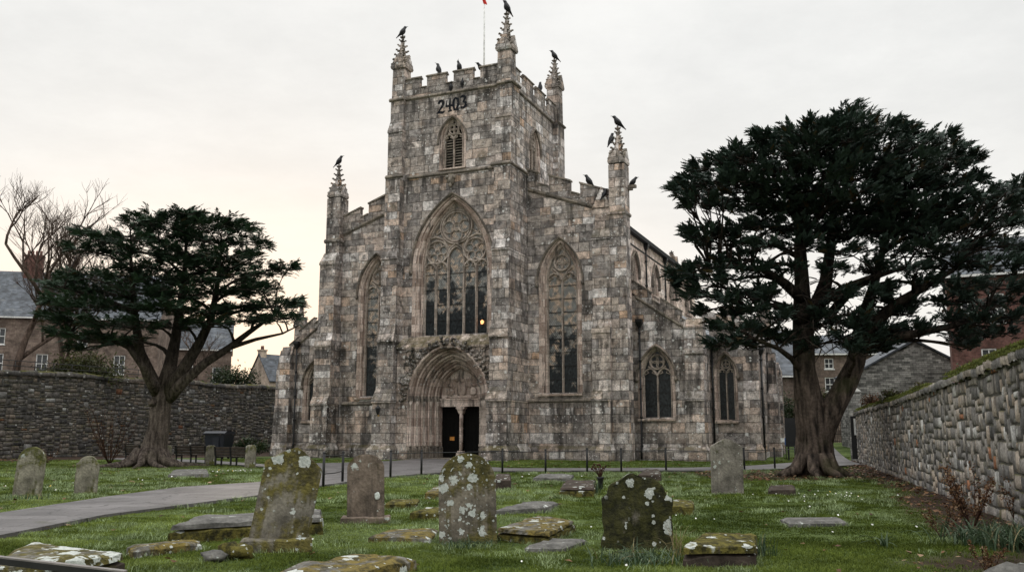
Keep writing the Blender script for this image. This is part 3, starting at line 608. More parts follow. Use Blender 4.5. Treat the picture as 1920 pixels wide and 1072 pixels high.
# ---- flanking gable fronts beside the tower
FD = 2.4; FF = FRONT(FD); zst = lambda x: 19.0-.36*(abs(x)-5)
for s in (-1, 1):
    W2 = dict(cx=s*7.42, w=1.13, z0=4.45, zs=12.3, R=3.35)
    xo = 11.4
    mb = MB(); pl = [(5.0,-.3),(xo,-.3),(xo,zst(xo)),(5.0,zst(5))]
    mb.sheet(lambda x, z: (x, FD, z), [(s*a, b) for a, b in pl], [hole(W2, .45)])
    part(mb, 'front_wall', 'ashlar')
    window(FF, **W2, tf=two_light, glass='glass_tall', rows=8, depth=.55, tb=.45, hood=.62, label=('tall two light window in front wall on the side of the dark bin' if s < 0 else 'tall two light window with tan reflection painted on its panes in front wall'))
    mb = MB(); a, b = sorted((s*5.08, s*10.2)); string(mb, a, b, FD, 3.78, .2, .12); part(mb, 'string_course', 'dressed_dark'); mb = MB(); mb.prism([(FD-.2,-.3),(FD-.2,.65),(FD-.003,.88),(FD-.003,-.3)], lambda p, q, t: (t, p, q), a, b); part(mb, 'plinth', 'ashlar_dark')
    mb = MB(); sg = lambda p, q, t: (s*t, p, q+zst(t))
    for (x0, x1) in ((5.08, 10.9),): mb.prism([(FD-.15,.1),(FD-.15,-.02),(FD-.02,-.16),(FD-.003,-.16),(FD-.003,.14)], sg, x0, x1)
    part(mb, 'string_course', 'dressed_dark')
    mb = MB(); mc = MB()
    sp = lambda lo, hi, x0, x1, m, y0, y1: m.prism([(y0,lo),(y1,lo),(y1,hi),(y0,hi)], sg, x0, x1)
    sp(.14, .62, 5.0, 11.3, mb, FD-.06, FD+.3)
    for x0, x1 in ((5.0,5.85),(6.65,8.25),(9.0,11.2)): sp(.62, 1.42, x0, x1, mb, FD-.06, FD+.3); sp(1.42, 1.54, x0-.05, x1+.06, mc, FD-.14, FD+.36)
    for x0, x1 in ((5.91,6.6),(8.31,8.95)): sp(.625, .72, x0, x1, mc, FD-.14, FD+.36)
    par = part(mb, 'battlement', 'parapet'); part(mc, 'coping', 'dressed_dark', par)
    if s > 0:
        mb = MB(); piers(mb, 10.05, 11.3, [(-.3,.75,-.14),(.62,.75,-.14),(.88,.98,0),(3.75,1.0,0),(3.8,.92,-.03),(3.95,.92,-.03),(4.6,1.28,0),(8.3,1.3,0),(8.3,1.22,-.03),(8.45,1.22,-.03),(9.1,1.58,0),(14.7,1.6,0),(14.7,1.52,-.03),(14.85,1.52,-.03),(15.6,1.95,.02),(17.0,1.98,.02)], 2.6)
        mb.prism([(10.0,17.0),(11.3,17.0),(10.66,18.5)], lambda p, q, t: (p, t, q), 1.9, 2.42); part(mb, 'buttress', 'ashlar')
        tx0, tx1, tf_ = 11.26, 12.4, 1.72
    else:
        mb = MB(); piers(mb, -11.9, -10.45, [(-.3,.55,-.16),(.62,.55,-.16),(.88,.8,0),(3.75,.8,0),(3.8,.72,-.03),(3.95,.72,-.03),(4.6,1.05,0),(8.2,1.05,0),(8.2,.97,-.03),(8.35,.97,-.03),(9.2,1.3,.04),(14.5,1.32,.04),(14.5,1.24,.01),(14.65,1.24,.01),(15.5,1.72,.12)], 2.6); part(mb, 'buttress', 'ashlar')
        tx0, tx1, tf_ = -11.72, -10.5, 1.78
    mb = MB(); mb.box(tx0, tx1, tf_, tf_+1.15, -.3 if s > 0 else 15.3, 19.9); 
    mb.prism([(0, 16.3),(-.12,16.4),(-.12,16.52),(0,16.65)], lambda p, q, t: (t, tf_+p, q), tx0-.1, tx1+.1); mb.prism([(0,16.3),(.12,16.4),(.12,16.52),(0,16.65)], lambda p, q, t: (tx1+p, t, q), tf_-.1, tf_+1.15)
    tur = part(mb, 'turret', 'ashlar'); pinnacle((tx0+tx1)/2, tf_+.57, 19.9, 20.0, 22.75, 1.02, tur, 6)
# ---- aisles with lean-to fronts
AD = 4.0; za = lambda x: 11.1-.69*(abs(x)-12.2)
for s in (-1, 1):
    W3 = dict(cx=s*13.68, w=.98, z0=2.75, zs=5.6, R=2.1)
    xo = 16.95
    mb = MB(); mb.sheet(lambda x, z: (x, AD, z), [(s*11.3,-.3),(s*xo,-.3),(s*xo,za(xo)),(s*11.3,za(11.3))], [hole(W3, .3)]); part(mb, 'aisle_wall', 'ashlar')
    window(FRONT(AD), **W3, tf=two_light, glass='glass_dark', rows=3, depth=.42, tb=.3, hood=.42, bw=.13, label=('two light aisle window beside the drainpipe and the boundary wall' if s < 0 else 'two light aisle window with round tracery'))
    sg = lambda p, q, t: (s*t, p, q+za(t))
    mb = MB(); mb.prism([(AD-.13,.08),(AD-.13,-.02),(AD-.02,-.12),(AD-.003,-.12),(AD-.003,.12)], sg, 12.35, 16.0); part(mb, 'string_course', 'dressed_dark')
    mb = MB(); mc = MB(); sp = lambda lo, hi, x0, x1, m, y0, y1: m.prism([(y0,lo),(y1,lo),(y1,hi),(y0,hi)], sg, x0, x1)
    sp(.12, .5, 11.5, 16.4, mb, AD-.05, AD+.3)
    for x0, x1 in ((12.0,13.45),(14.1,15.5)): sp(.5, 1.0, x0, x1, mb, AD-.05, AD+.3); sp(1.0, 1.1, x0-.04, x1+.05, mc, AD-.12, AD+.36)
    for x0, x1 in ((13.5,14.05),(15.55,16.4)): sp(.505, .6, x0, x1, mc, AD-.12, AD+.36)
    par = part(mb, 'battlement', 'parapet'); part(mc, 'coping', 'dressed_dark', par)
    mb = MB(); a, b = sorted((s*12.4, s*15.8)); mb.prism([(AD-.16,-.3),(AD-.16,.62),(AD-.003,.82),(AD-.003,-.3)], lambda p, q, t: (t, p, q), a, b); part(mb, 'plinth', 'ashlar_dark')
    mb = MB()
    if s > 0:
        piers(mb, 15.75, 16.98, [(-.3,3.0,-.12),(.62,3.0,-.12),(.88,3.2,0),(3.8,3.25,0),(3.8,3.17,-.03),(3.95,3.17,-.03),(4.5,3.45,0),(6.9,3.5,0),(6.9,3.4,-.04),(7.1,3.4,-.04),(7.6,3.62,0),(8.6,3.64,0),(8.6,3.55,-.04),(8.75,3.55,-.04),(9.3,3.9,.05)], 4.6)
    else:
        piers(mb, -16.98, -15.9, [(-.3,3.2,-.12),(.62,3.2,-.12),(.88,3.4,0),(7.4,3.5,0),(8.6,3.85,.04)], 4.6)
        mb.prism([(-16.95,0),(-17.7,0),(-17.55,.7),(-17.35,3.8),(-17.3,6.6),(-16.95,8.3)], lambda p, q, t: (p, t, q), 3.6, 4.7)
    part(mb, 'buttress', 'ashlar')
pinnacle(-15.75, 4.5, 8.2, 10.2, 12.9, .75, church, 5)
# ---- outer chapel, its buttresses and the aisle flank
mb = MB(); mb.sheet(lambda d, z: (16.95, d, z), [(3.9,-.3),(6,-.3),(6,8.1),(3.9,8.1)]); part(mb, 'aisle_wall', 'ashlar')
CD = 6.0; W4 = dict(cx=17.95, w=.56, z0=2.6, zs=5.75, R=1.6)
zc_ = lambda x: 9.0-.35*(x-17)
mb = MB(); mb.sheet(lambda x, z: (x, CD, z), [(16.95,-.3),(20.1,-.3),(20.1,zc_(20.1)),(16.95,zc_(16.95))], [hole(W4, .22)])
mb.sheet(lambda d, z: (20.1, d, z), [(CD,-.3),(14,-.3),(14,7.7),(CD,7.7)]); part(mb, 'chapel_wall', 'ashlar_dark')
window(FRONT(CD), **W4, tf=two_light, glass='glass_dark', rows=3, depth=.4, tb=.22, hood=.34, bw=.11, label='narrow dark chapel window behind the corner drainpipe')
mb = MB(); sgc = lambda p, q, t: (t, p, q+zc_(t)); mb.prism([(CD-.12,.1),(CD-.12,-.05),(CD-.003,-.15),(CD-.003,.14)], sgc, 17, 19.2); mb.prism([(CD-.05,.14),(CD+.3,.14),(CD+.3,1.0),(CD-.05,1.0)], sgc, 16.5, 19.4); part(mb, 'battlement', 'parapet')
mb = MB(); piers(mb, 19.2, 20.2, [(-.3,5.0,-.12),(.62,5.0,-.12),(.88,5.25,0),(4.6,5.3,0),(5.2,5.55,0),(7.3,5.6,0),(8.0,5.95,.04),(9.4,6.0,.08)], 6.9); part(mb, 'buttress', 'ashlar_dark')
mb = MB(); piers(mb, 20.1, 20.85, [(-.3,10.0,-.06),(.7,10.0,-.06),(.9,10.1,0),(4.4,10.1,0),(5.2,10.25,.1),(7.4,10.3,.15)], 11.0); piers(mb, 20.1, 20.75, [(-.3,13.2,0),(6.2,13.3,0),(6.9,13.5,.2)], 14.0); part(mb, 'buttress', 'ashlar_dark')
mb = MB(); mb.box(17.3, 18.5, 9, 10.2, 7.5, 10.6); part(mb, 'turret', 'ashlar_dark'); pinnacle(20.0, 11, 7.4, 9.6, 12.0, .8, church, 6)
mb = MB(); mb.sheet(lambda x, d: (x, d, 8.6-.3*(x-17)), [(16.9,6.2),(20.1,6.2),(20.1,14),(16.9,14)])
mb.prism([(0,0),(.35,-.25),(.35,-.35),(0,-.15)], lambda p, q, t: (16.9+p*3.6, 4.9+t, 8.35+q*2.2), 0, .9); part(mb, 'chapel_roof', 'lead')
# ---- clerestory and roofs
mb = MB(); wins = [dict(cx=c, w=.85, z0=12.75, zs=13.7, R=1.55) for c in (8.9, 15.1, 21.3, 27.5)]
mb.sheet(lambda d, z: (11.0, d, z), [(2.5,9),(31,9),(31,16.35),(2.5,16.35)], [hole(w, .3) for w in wins]); mb.sheet(lambda d, z: (-11.0, d, z), [(2.5,9),(31,9),(31,16.35),(2.5,16.35)]); mb.sheet(lambda x, z: (x, 31, z), [(-11,0),(11,0),(11,16.35),(0,18.2),(-11,16.35)])
part(mb, 'clerestory_wall', 'render')
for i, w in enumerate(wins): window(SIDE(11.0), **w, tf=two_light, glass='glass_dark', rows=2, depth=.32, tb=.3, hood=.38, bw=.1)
mb = MB(); mb.strips([[(x, d, z) for x, z in ((-11.3,16.45),(0,18.3),(11.3,16.45))] for d in (2.7, 31.2)]); part(mb, 'nave_roof', 'lead')
mb = MB(); mb.prism([(11.0,16.35),(11.38,16.35),(11.42,16.62),(11.0,16.62)], lambda p, q, t: (p, t, q), 2.9, 31.2); mb.prism([(11.0,15.55),(11.05,15.58),(11.05,15.66),(11.0,15.7)], lambda p, q, t: (p, t, q), 2.9, 31); part(mb, 'eaves_gutter', 'slate_dark')
for s in (-1, 1):
    mb = MB(); mb.strips([[(s*x, d, z) for x, z in ((11.0,12.3),(16.95,8.2))] for d in (4.25, 31)])
    mb.sheet(lambda d, z: (s*16.95, d, z), [(6 if s > 0 else 4,-.3),(31,-.3),(31,8.15),(6 if s > 0 else 4,8.15)]); part(mb, 'aisle_roof', 'lead')
for (x, d, zz) in ((10.4,24,18.1),(10.4,29.5,18.3)): pinnacle(x, d, 15.5, 16.6, zz, .9, church, 6)
def downpipe(pts, hop=True, label=None):
    mb = MB(); mb.tube(pts, .07, 8)
    x, y, z = pts[0]
    if hop: mb.frustum(x, y, z, z+.32, .2, .46); mb.frustum(x, y, z+.32, z+.5, .46, .46)
    for zz in np.arange(pts[-1][2]+.8, z, 1.9): mb.tube([(x,y,zz),(x,y,zz+.14)], .1, 8)
    part(mb, 'drainpipe', 'black', label=label)
downpipe([(12.62,3.86,8.9),(12.62,3.86,.9),(12.62,3.7,.6),(12.62,3.7,0)]); downpipe([(-15.55,3.8,8.5),(-15.55,3.8,.9),(-15.55,3.68,.6),(-15.55,3.68,0)])
downpipe([(17.1,5.82,7.7),(17.1,5.82,0)], False); downpipe([(20.3,6.2,6.9),(20.3,6.2,0)])
for d in (12.0, 18.3): downpipe([(11.12,d,15.9),(11.12,d,12.2)])
# ---- things on the church
CM = Matrix.Translation((-4.426, 62.994, 0)) @ Matrix.Rotation(R_(-23), 4, 'Z')
def cw(x, d, z): return CM @ Vector((x, d, z))
mb = MB(); mb.ball((0,0,0), .13, .08, .14, 10, 7, .5, 3)
o = mb.build('lamp', M['glow']); o.location = cw(2.28, .62, 9.35); o.rotation_euler.z = R_(-23)
mb = MB(); mb.frustum(0, 0, .2, .32, .16, .03, 6, 0); mb.tube([(0,0,.3),(0,0,.75)], .012, 4); part(mb, 'lamp_holder', 'black', o)
tag(o, 'small glowing orange lamp low in the great window', 'lamp')
pole = thing('flagpole', 'thin pale flagpole rising from the tower roof', 'flagpole', cw(.3, 5, 26.45))
mb = MB(); mb.tube([(0,0,0),(0,0,5),(0,0,10.4)], [.075,.065,.05], 8); mb.ball((0,0,10.45), .1, .1, .1); part(mb, 'pole', 'white', pole)
mb = MB(); mb.strips([[(-.12+.04*math.sin(z*9), -.08, 9.75-z), (.04+.05*math.sin(z*7+1), -.1+.05*math.cos(z*6), 9.7-z), (.16+.06*math.cos(z*8), -.04, 9.65-z)] for z in np.linspace(0, .85, 7)]); part(mb, 'flag', 'red', pole)
# crows
def crow(loc, yaw, pitch=25, sc=.88, head=0, label='', legs=.17):
    mb = MB(); sc *= 1.22; sp = [(-.62,-.17,.018,.06),(-.45,-.11,.035,.085),(-.28,-.05,.075,.11),(-.12,.01,.15,.15),(.03,.05,.185,.18),(.15,.11,.165,.16),(.23,.18,.12,.115),(.29,.245,.098,.095),(.36,.265,.095,.088),(.42,.262,.055,.055),(.45,.255,.024,.022),(.53,.235,.014,.012),(.58,.21,.003,.003)]
    ca, sa = math.cos(R_(pitch)), math.sin(R_(pitch)); rows = []
    hd = Matrix.Rotation(R_(head), 3, 'Z')
    for i, (x, z, rz, ry) in enumerate(sp):
        ring = []
        for k in range(11):
            a = 2*math.pi*k/10; p = Vector((x-rz*math.sin(a)*.25, ry*math.cos(a), z+rz*math.sin(a)))
            if i <= 2 : p.z -= .02*abs(math.cos(a))
            p = Vector((p.x*ca-p.z*sa, p.y, p.x*sa+p.z*ca))
            if i >= 6:
                q = Vector((.13, 0, .2)); f = (i-5)/3 if i < 8 else 1
                p = q+(Matrix.Rotation(R_(head)*f, 3, 'Z') @ (p-q))
            ring.append(p*sc)
        rows.append(ring)
    dz = .05+legs; rows = [[(p.x, p.y, p.z+dz*sc) for p in r] for r in rows]
    mb.strips(rows, smooth=True)
    for s in (-1, 1):   # folded wing edge, leg and toes
        w = [Vector((.1,s*.14,.1)), Vector((-.1,s*.15,.05)), Vector((-.32,s*.1,-.05)), Vector((-.52,s*.04,-.13))]
        w = [Vector((p.x*ca-p.z*sa, p.y, p.x*sa+p.z*ca+dz))*sc for p in w]; mb.tube(w, [.05*sc,.055*sc,.035*sc,.01*sc], 6)
        hx = -.02*sc; mb.tube([(hx, s*.06*sc, dz*sc), (hx-.02*sc, s*.065*sc, .09*sc), (hx+.01*sc, s*.065*sc, .012*sc)], [.045*sc,.016*sc,.013*sc], 5)
        for t in (-.5, 0, .5): mb.tube([(hx+.01*sc, s*.065*sc, .012*sc), (hx+.09*sc*math.cos(t), s*.065*sc+.09*sc*math.sin(t), .01*sc)], [.012*sc,.006*sc], 4)
    o = mb.build('crow', M['crow']); o.location = loc; o.rotation_euler = (0, 0, R_(yaw)); return tag(o, label, 'bird', 'crows perched on the church')
# yaw 0 faces the picture's right, 180 its left, 270 towards the viewer
crow(cw(-4.3,.22,31.5), 15, 30, .9, 0, 'crow on the tower pinnacle furthest from the flagpole, facing the flagpole')
crow(cw(4.3,.22,31.78), 185, 38, 1.0, 10, 'large crow on the tall front tower pinnacle nearest the flagpole')
crow(cw(4.45,9.7,31.9), 175, 28, .92, 0, 'crow on the rear tower pinnacle')
crow(cw(-1.15,.1,27.92), 160, 45, .9, 20, 'crow on second tower merlon, looking up with its tail down')
crow(cw(.55,.1,27.92), 250, 62, .82, 30, 'upright crow alone on the third tower merlon')
crow(cw(2.32,.15,27.5), 200, 15, .85, 10, 'crow bending over on the tower battlement beneath the flagpole')
crow(cw(.02,-.1,26.4), 265, 66, .72, 0, 'lower of two crows on the ledge above the number 2403')
crow(cw(.95,-.1,26.62), 275, 66, .6, 0, 'smaller upper crow on the ledge above the number 2403')
crow(cw(4.53,6.3,27.9), 60, 55, .85, 0, 'crow on the side battlement of the tower')
crow(cw(11.83,2.29,22.76), 180, 24, .95, 0, 'crow on very top of the turret pinnacle beside the big tree')
crow(cw(11.42,2.1,21.55), 30, 42, .85, 0, 'crow clinging to side of a pinnacle below another crow')
crow(cw(9.6,2.5,zst(9.6)+1.5), 165, 30, .92, 0, 'crow on sloping battlement beside the turret')
crow(cw(12.5,3.5,18.75), 0, 20, .8, 0, 'crow with only its head showing behind the turret')
crow(cw(10.9,1.95,17.7), 20, 35, .75, 0, 'crow low on the small gable under the battlement')
crow(cw(-11.1,2.35,22.76), 15, 32, .88, 0, 'crow on lone outer pinnacle above the wall behind the spreading tree')
mb = MB(); mb.box(12.42, 12.9, 2.9, 3.5, 18.2, 18.7) 
mb = MB(); mb.box(12.402, 12.95, 2.5, 2.8, 18.35, 18.55); mb.box(12.402, 12.7, 2.55, 2.75, 18.2, 18.35); part(mb, 'water_spout', 'dressed_dark')
# ================================================================== GROUND
def sstep(t): t = np.clip(t, 0, 1); return t*t*(3-2*t)
def hash2(ix, iy, s): 
    n = (ix.astype(np.int64)*374761393+iy.astype(np.int64)*668265263+s*974634777) & 0xffffffff
    n = ((n ^ (n >> 13))*1274126177) & 0xffffffff; return ((n ^ (n >> 16)) & 0xffff)/65535.
def vnoise(x, y, f, s=0):
    x = np.asarray(x)*f; y = np.asarray(y)*f; ix = np.floor(x); iy = np.floor(y); fx = sstep(x-ix); fy = sstep(y-iy)
    a = hash2(ix,iy,s); b = hash2(ix+1,iy,s); c = hash2(ix,iy+1,s); d = hash2(ix+1,iy+1,s)
    return (a*(1-fx)+b*fx)*(1-fy)+(c*(1-fx)+d*fx)*fy
def gbase(x, y): x = np.asarray(x, float); y = np.asarray(y, float); return .9*sstep((y-57)/26)*sstep((x-12)/4)
def gz(x, y):
    x = np.asarray(x, float); y = np.asarray(y, float)
    return gbase(x, y)-.02-.05*vnoise(x, y, .45, 1)-.035*vnoise(x, y, 1.7, 2)
PATH = [(-8.3,4),(-8.3,19),(-6.9,24.8),(-6.3,29),(-5.2,35),(-4,38.3),(-2.6,40.6),(-.3,41.8),(4,42.1),(8.6,42.4),(11.5,43.4),(13.8,45),(17,48.4),(19.4,51.0),(20.6,55.5),(22.4,62),(25.8,74),(28.3,83),(26.0,83),(23.4,74),(20,62),(18.4,57.5),(16.2,54),(13,49.4),(11,47.2),(8.6,46),(4,45.4),(-.2,45.4),(-1.2,47),(-1.5,52),(-1.5,61.5),(-2.4,64.4),(-5.2,65.4),(-6.5,62.6),(-7.4,58.5),(-10,54.2),(-13.9,51.6),(-20.4,60.5),(-27,65.5),(-28,63.2),(-18.4,54.6),(-13.1,48),(-10,43.3),(-8.1,40.7),(-8.3,36),(-8.8,32),(-10.4,29),(-10.7,24.5),(-10.7,4)]
def inpoly(x, y, P):
    x = np.asarray(x, float); y = np.asarray(y, float); r = np.zeros(x.shape, bool); n = len(P)
    for i in range(n):
        (x1, y1), (x2, y2) = P[i], P[(i+1) % n]
        if y1 == y2: continue
        r ^= ((y1 > y) != (y2 > y)) & (x < (x2-x1)*(y-y1)/(y2-y1)+x1)
    return r
def wallx(y): return 9.53+(np.asarray(y, float)-17.72)*.3
def soilmask(x, y):
    w = wallx(y); d = w-x
    a = sstep((.9+1.5*vnoise(x, y, .5, 5)-d)/.9)*(y > 11)*(y < 60)
    b = sstep(1.2-np.hypot((x-6.6)/1.6, (y-12.2)/1.3)+.5*(vnoise(x, y, .9, 6)-.5)*2)
    c = sstep((2.6+1.4*vnoise(x, y, .4, 7)-np.hypot((x-13.6)/2.2, (y-38)/1.5))/1.)*.8
    lw = sstep((1.6+1.5*vnoise(x, y, .5, 8)-(61.5+(x+33)*.9*1.0-y)/1.2)/1.)*(x < -17)
    return np.clip(np.maximum.reduce([a, b, c*(y > 33), lw]), 0, 1)
gx = np.concatenate([[-900,-500,-300,-200,-140,-100,-75], np.arange(-60, 45, .5), [50,60,75,100,140,200,300,500,900]]); gy = np.concatenate([[-300,-120,-50,-20,-8], np.arange(0, 90, .5), [95,105,120,150,200,300,500,900,1600]])
X, Y = np.meshgrid(gx, gy); Z = gz(X, Y); Z[(Y > 120) | (np.abs(X) > 90)] = -.05
n0, n1 = X.shape; idx = np.arange(n0*n1).reshape(n0, n1)
Q = np.stack([idx[:-1,:-1], idx[:-1,1:], idx[1:,1:], idx[1:,:-1]], -1).reshape(-1, 4)
so = soilmask(X, Y).ravel(); V = np.stack([X.ravel(), Y.ravel(), Z.ravel()], 1)
tag(np_mesh('ground', V, Q, M['ground'], np.stack([so]*3, 1), k=4), kind='structure')
# paths as one sheet cut on a fine grid along its outline
bm = bmesh.new(); vs = [bm.verts.new((x, y, 0)) for x, y in PATH]; es = [bm.edges.new((vs[i], vs[(i+1) % len(vs)])) for i in range(len(vs))]
bmesh.ops.triangle_fill(bm, edges=es, use_beauty=True, use_dissolve=False)
for ax, rng in (((1,0,0), np.arange(-28, 30, 1.5)), ((0,1,0), np.arange(5, 84, 1.5))):
    for t in rng: bmesh.ops.bisect_plane(bm, geom=bm.verts[:]+bm.edges[:]+bm.faces[:], plane_co=(t*ax[0], t*ax[1], 0), plane_no=ax)
for v in bm.verts: v.co.z = float(gbase(v.co.x, v.co.y))+.004
bnd = [e for e in bm.edges if e.is_boundary]; r = bmesh.ops.extrude_edge_only(bm, edges=bnd)
for v in [q for q in r['geom'] if isinstance(q, bmesh.types.BMVert)]: v.co.z -= .15
me = bpy.data.meshes.new('path'); bm.to_mesh(me); bm.free(); me.materials.append(M['path']); po = bpy.data.objects.new('path', me); C.objects.link(po); tag(po, kind='structure')
BLOCK = []   # footprints that carry no grass
# ================================================================== STONE WALLS
def rubble_face(mb, P0, P1, ztop, zbot, cell, sizes, seed, relief=.045, nrm=1):
    """uncoursed rubble: stones of many sizes packed on a fine grid, every stone a bulged irregular block"""
    rs = random.Random(seed); P0, P1 = Vector(P0), Vector(P1); L = (P1-P0).length; ux = (P1-P0)/L; nv = Vector((ux.y, -ux.x))*nrm
    nu = int(L/cell); zb = -.15; nz_ = int((max(ztop(0), ztop(1))-zb)/cell)+1; used = np.zeros((nu+1, nz_+1), bool)
    warp = lambda u, z: (u+.03*noise.noise(Vector((u*.9, z*.9, seed))), z+.05*noise.noise(Vector((u*.5, z*.7, seed+5)))+.035*noise.noise(Vector((u*1.6, z*1.6, seed+8))))
    for j in range(nz_):
        for i in range(nu):
            if used[i, j]: continue
            w, h = rs.choice(sizes); w0 = 1
            while w0 < w and i+w0 < nu and not used[i+w0, j]: w0 += 1
            w = w0; h = min(h, nz_-j)
            used[i:i+w, j:j+h] = True
            u0, u1, a, b = i*cell, (i+w)*cell, zb+j*cell, min(zb+(j+h)*cell, ztop(i/nu))
            if b-a < .04: continue
            gp = .006+.006*rs.random(); u0 += gp; u1 -= gp; a += gp; b -= gp
            mb.col = (rs.random(), rs.random(), rs.random(), 1); prot = rs.uniform(.25, 1)*relief; tl, tv = rs.uniform(-.4,.4), rs.uniform(-.4,.4); so_ = rs.random()*50; rows = []; N = 5
            for q in (-1, -.86, 0, .86, 1):
                r = []
                for p in (-1, -.89, 0, .89, 1):
                    mx_ = max(abs(p), abs(q)); e = 0 if mx_ == 1 else (.75 if mx_ > .5 else 1)
                    pu = p*(1-.045*abs(q)**3); qv = q*(1-.055*abs(p)**3); uu = (u0+u1)/2+pu*(u1-u0)/2; vv = (a+b)/2+qv*(b-a)/2
                    uu, vv = warp(uu, vv); nn = noise.noise(Vector((uu*2.3, vv*2.3, so_))); n2 = noise.noise(Vector((uu*4, vv*4, so_+9)))
                    uu += .12*cell*n2; vv += .12*cell*noise.noise(Vector((uu*4, vv*4, so_+19)))
                    dpt = -.05+(.045+prot+relief*.6*(nn+tl*p+tv*q))*e
                    r.append((P0.x+ux.x*uu+nv.x*dpt, P0.y+ux.y*uu+nv.y*dpt, vv))
                rows.append(r)
            mb.strips(rows, smooth=True)
def coping(mb, P0, P1, ztop, over, thick, sl, seed, nrm=1, hang=.15):
    rs = random.Random(seed); P0, P1 = Vector(P0), Vector(P1); L = (P1-P0).length; ux = (P1-P0)/L; nv = Vector((ux.y, -ux.x))*nrm; u = 0
    while u < L:
        w = sl*rs.uniform(.7, 1.35); u1 = min(u+w, L); mb.col = (rs.random()*.8, rs.random()*.9, rs.random(), 1); dz = rs.uniform(-.03, .05); rows = []
        prof = [(hang,-.02),(hang+.03,.05),(hang+.02,thick*.7),(hang-.08,thick),(-over*.4,thick*1.15),(-over,thick*.9),(-over-.02,0)]
        for k in range(6):
            uu = u+.01+(u1-u-.02)*k/5; e = .03 if k in (0, 5) else 0
            rows.append([(P0.x+ux.x*uu+nv.x*(d-e+.03*noise.noise(Vector((uu*2,d*3,seed)))), P0.y+ux.y*uu+nv.y*(d-e), ztop(uu/L)+dz+z-e+.05*noise.noise(Vector((uu*1.7, d*2.5, seed+3)))) for d, z in prof])
        mb.strips(rows, smooth=True); u = u1
def tufts(pts, hgt, wid, nb, spread, lean=.5, seed=1, tintf=None, segs=1, nrm=None):
    """blades growing from each point: returns verts, tris, tint"""
    rg = np.random.default_rng(seed); P = np.repeat(np.asarray(pts, float), nb, 0); n = len(P)
    H = np.repeat(np.broadcast_to(np.asarray(hgt, float), (len(pts),)), nb)*rg.uniform(.45, 1.1, n); Wd = np.repeat(np.broadcast_to(np.asarray(wid, float), (len(pts),)), nb)*rg.uniform(.7, 1.2, n)
    off = rg.normal(0, 1, (n, 2))*np.repeat(np.broadcast_to(np.asarray(spread, float), (len(pts),)), nb)[:, None]; a = rg.uniform(0, 2*np.pi, n)
    base = P.copy(); base[:, :2] += off
    la = rg.uniform(0, 2*np.pi, n); ln = lean*rg.uniform(.2, 1.3, n); d = np.stack([np.cos(la), np.sin(la)], 1)
    side = np.stack([np.cos(a), np.sin(a)], 1)*Wd[:, None]/2
    t0 = np.repeat(rg.random(len(pts)), nb) if tintf is None else np.repeat(tintf, nb)
    tb = np.clip(t0*.6+.4*rg.random(n), 0, 1); t1 = rg.random(n)
    V = np.zeros((n, 5, 3)); mid = base.copy(); mid[:, :2] += d*(ln*H*.28)[:, None]; mid[:, 2] += H*.6
    tip = base.copy(); tip[:, :2] += d*(ln*H)[:, None]; tip[:, 2] += H*(1-.25*np.minimum(ln, 1.5))
    V[:, 0] = base; V[:, 0, :2] -= side; V[:, 1] = base; V[:, 1, :2] += side; V[:, 2] = mid; V[:, 2, :2] += side*.75; V[:, 3] = mid; V[:, 3, :2] -= side*.75; V[:, 4] = tip
    k = np.arange(n)[:, None]*5; F = np.concatenate([k+[0,1,2], k+[0,2,3], k+[3,2,4]], 0)
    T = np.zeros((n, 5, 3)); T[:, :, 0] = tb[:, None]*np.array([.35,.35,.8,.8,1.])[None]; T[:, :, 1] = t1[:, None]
    return V.reshape(-1, 3), F, T.reshape(-1, 3)
def merge(L):
    Vs, Fs, Ts = [], [], []; o = 0
    for V, F, T in L: Vs.append(V); Fs.append(F+o); Ts.append(T); o += len(V)
    return np.concatenate(Vs), np.concatenate(Fs), np.concatenate(Ts)
# right hand boundary wall
Pn, Pf = (float(wallx(9)), 9.), (float(wallx(57)), 57.)
rt = lambda t: 2.86+.1*math.sin(t*9)*.5-.1*t
rw = thing('stone_wall', 'mossy coursed stone wall running back past the big dark tree', 'wall', ((Pn[0]+Pf[0])/2, 33, 0))
inv = lambda o: (o.location.x, o.location.y)
def rel(mb, o): mb.v = [(x-o.location.x, y-o.location.y, z-o.location.z) for x, y, z in mb.v]; return mb
mb = MB(); rubble_face(mb, Pf, Pn, lambda t: rt(1-t)+.06, None, .15, ((2,2),(3,2),(2,2),(3,2),(1,2),(4,2),(2,2),(3,2),(2,1),(3,1),(2,3),(3,3)), 3, .022)
rel(mb, rw).build('masonry', M['rubble'], rw, True)
mb = MB(); ux = Vector((Pn[0]-Pf[0], Pn[1]-Pf[1])).normalized(); nv = Vector((ux.y, -ux.x))
mb.prism([(-.03,-.4),(-.6,-.4),(-.6,2.85),(-.03,2.85)], lambda p, q, t: ((Pf[0] if t == 0 else Pn[0])+nv.x*p, (Pf[1] if t == 0 else Pn[1])+nv.y*p, q-.1*(t == 0)), 0, 1)
rel(mb, rw).build('mortar_core', M['mortar'], rw)
mb = MB(); coping(mb, Pf, Pn, lambda t: rt(1-t), .62, .2, .75, 5, 1, .1); rel(mb, rw).build('coping', M['rubble'], rw, True)
pts = []
for i in range(8000):
    y = 10+RNG.random()**1.3*45; mmask = vnoise(np.array([y]), np.array([3.]), .35, 9)[0]+(.35 if y < 19 else 0)
    if mmask < .36: continue
    o_ = RNG.uniform(-.55, .12); t = (57-y)/48.
    pts.append((float(wallx(y))-nv.x*0+nv.x*o_, y+nv.y*o_, rt(1-t)+.17+(.06 if o_ < .05 else -.06)+.06*mmask))
V_, F_, T_ = tufts(pts, .07, .02, 9, .05, .9, 4); V_ -= np.array([rw.location.x, rw.location.y, 0]); mo = np_mesh('moss', V_, F_, M['moss'], T_, rw); mo['kind'] = 'stuff'
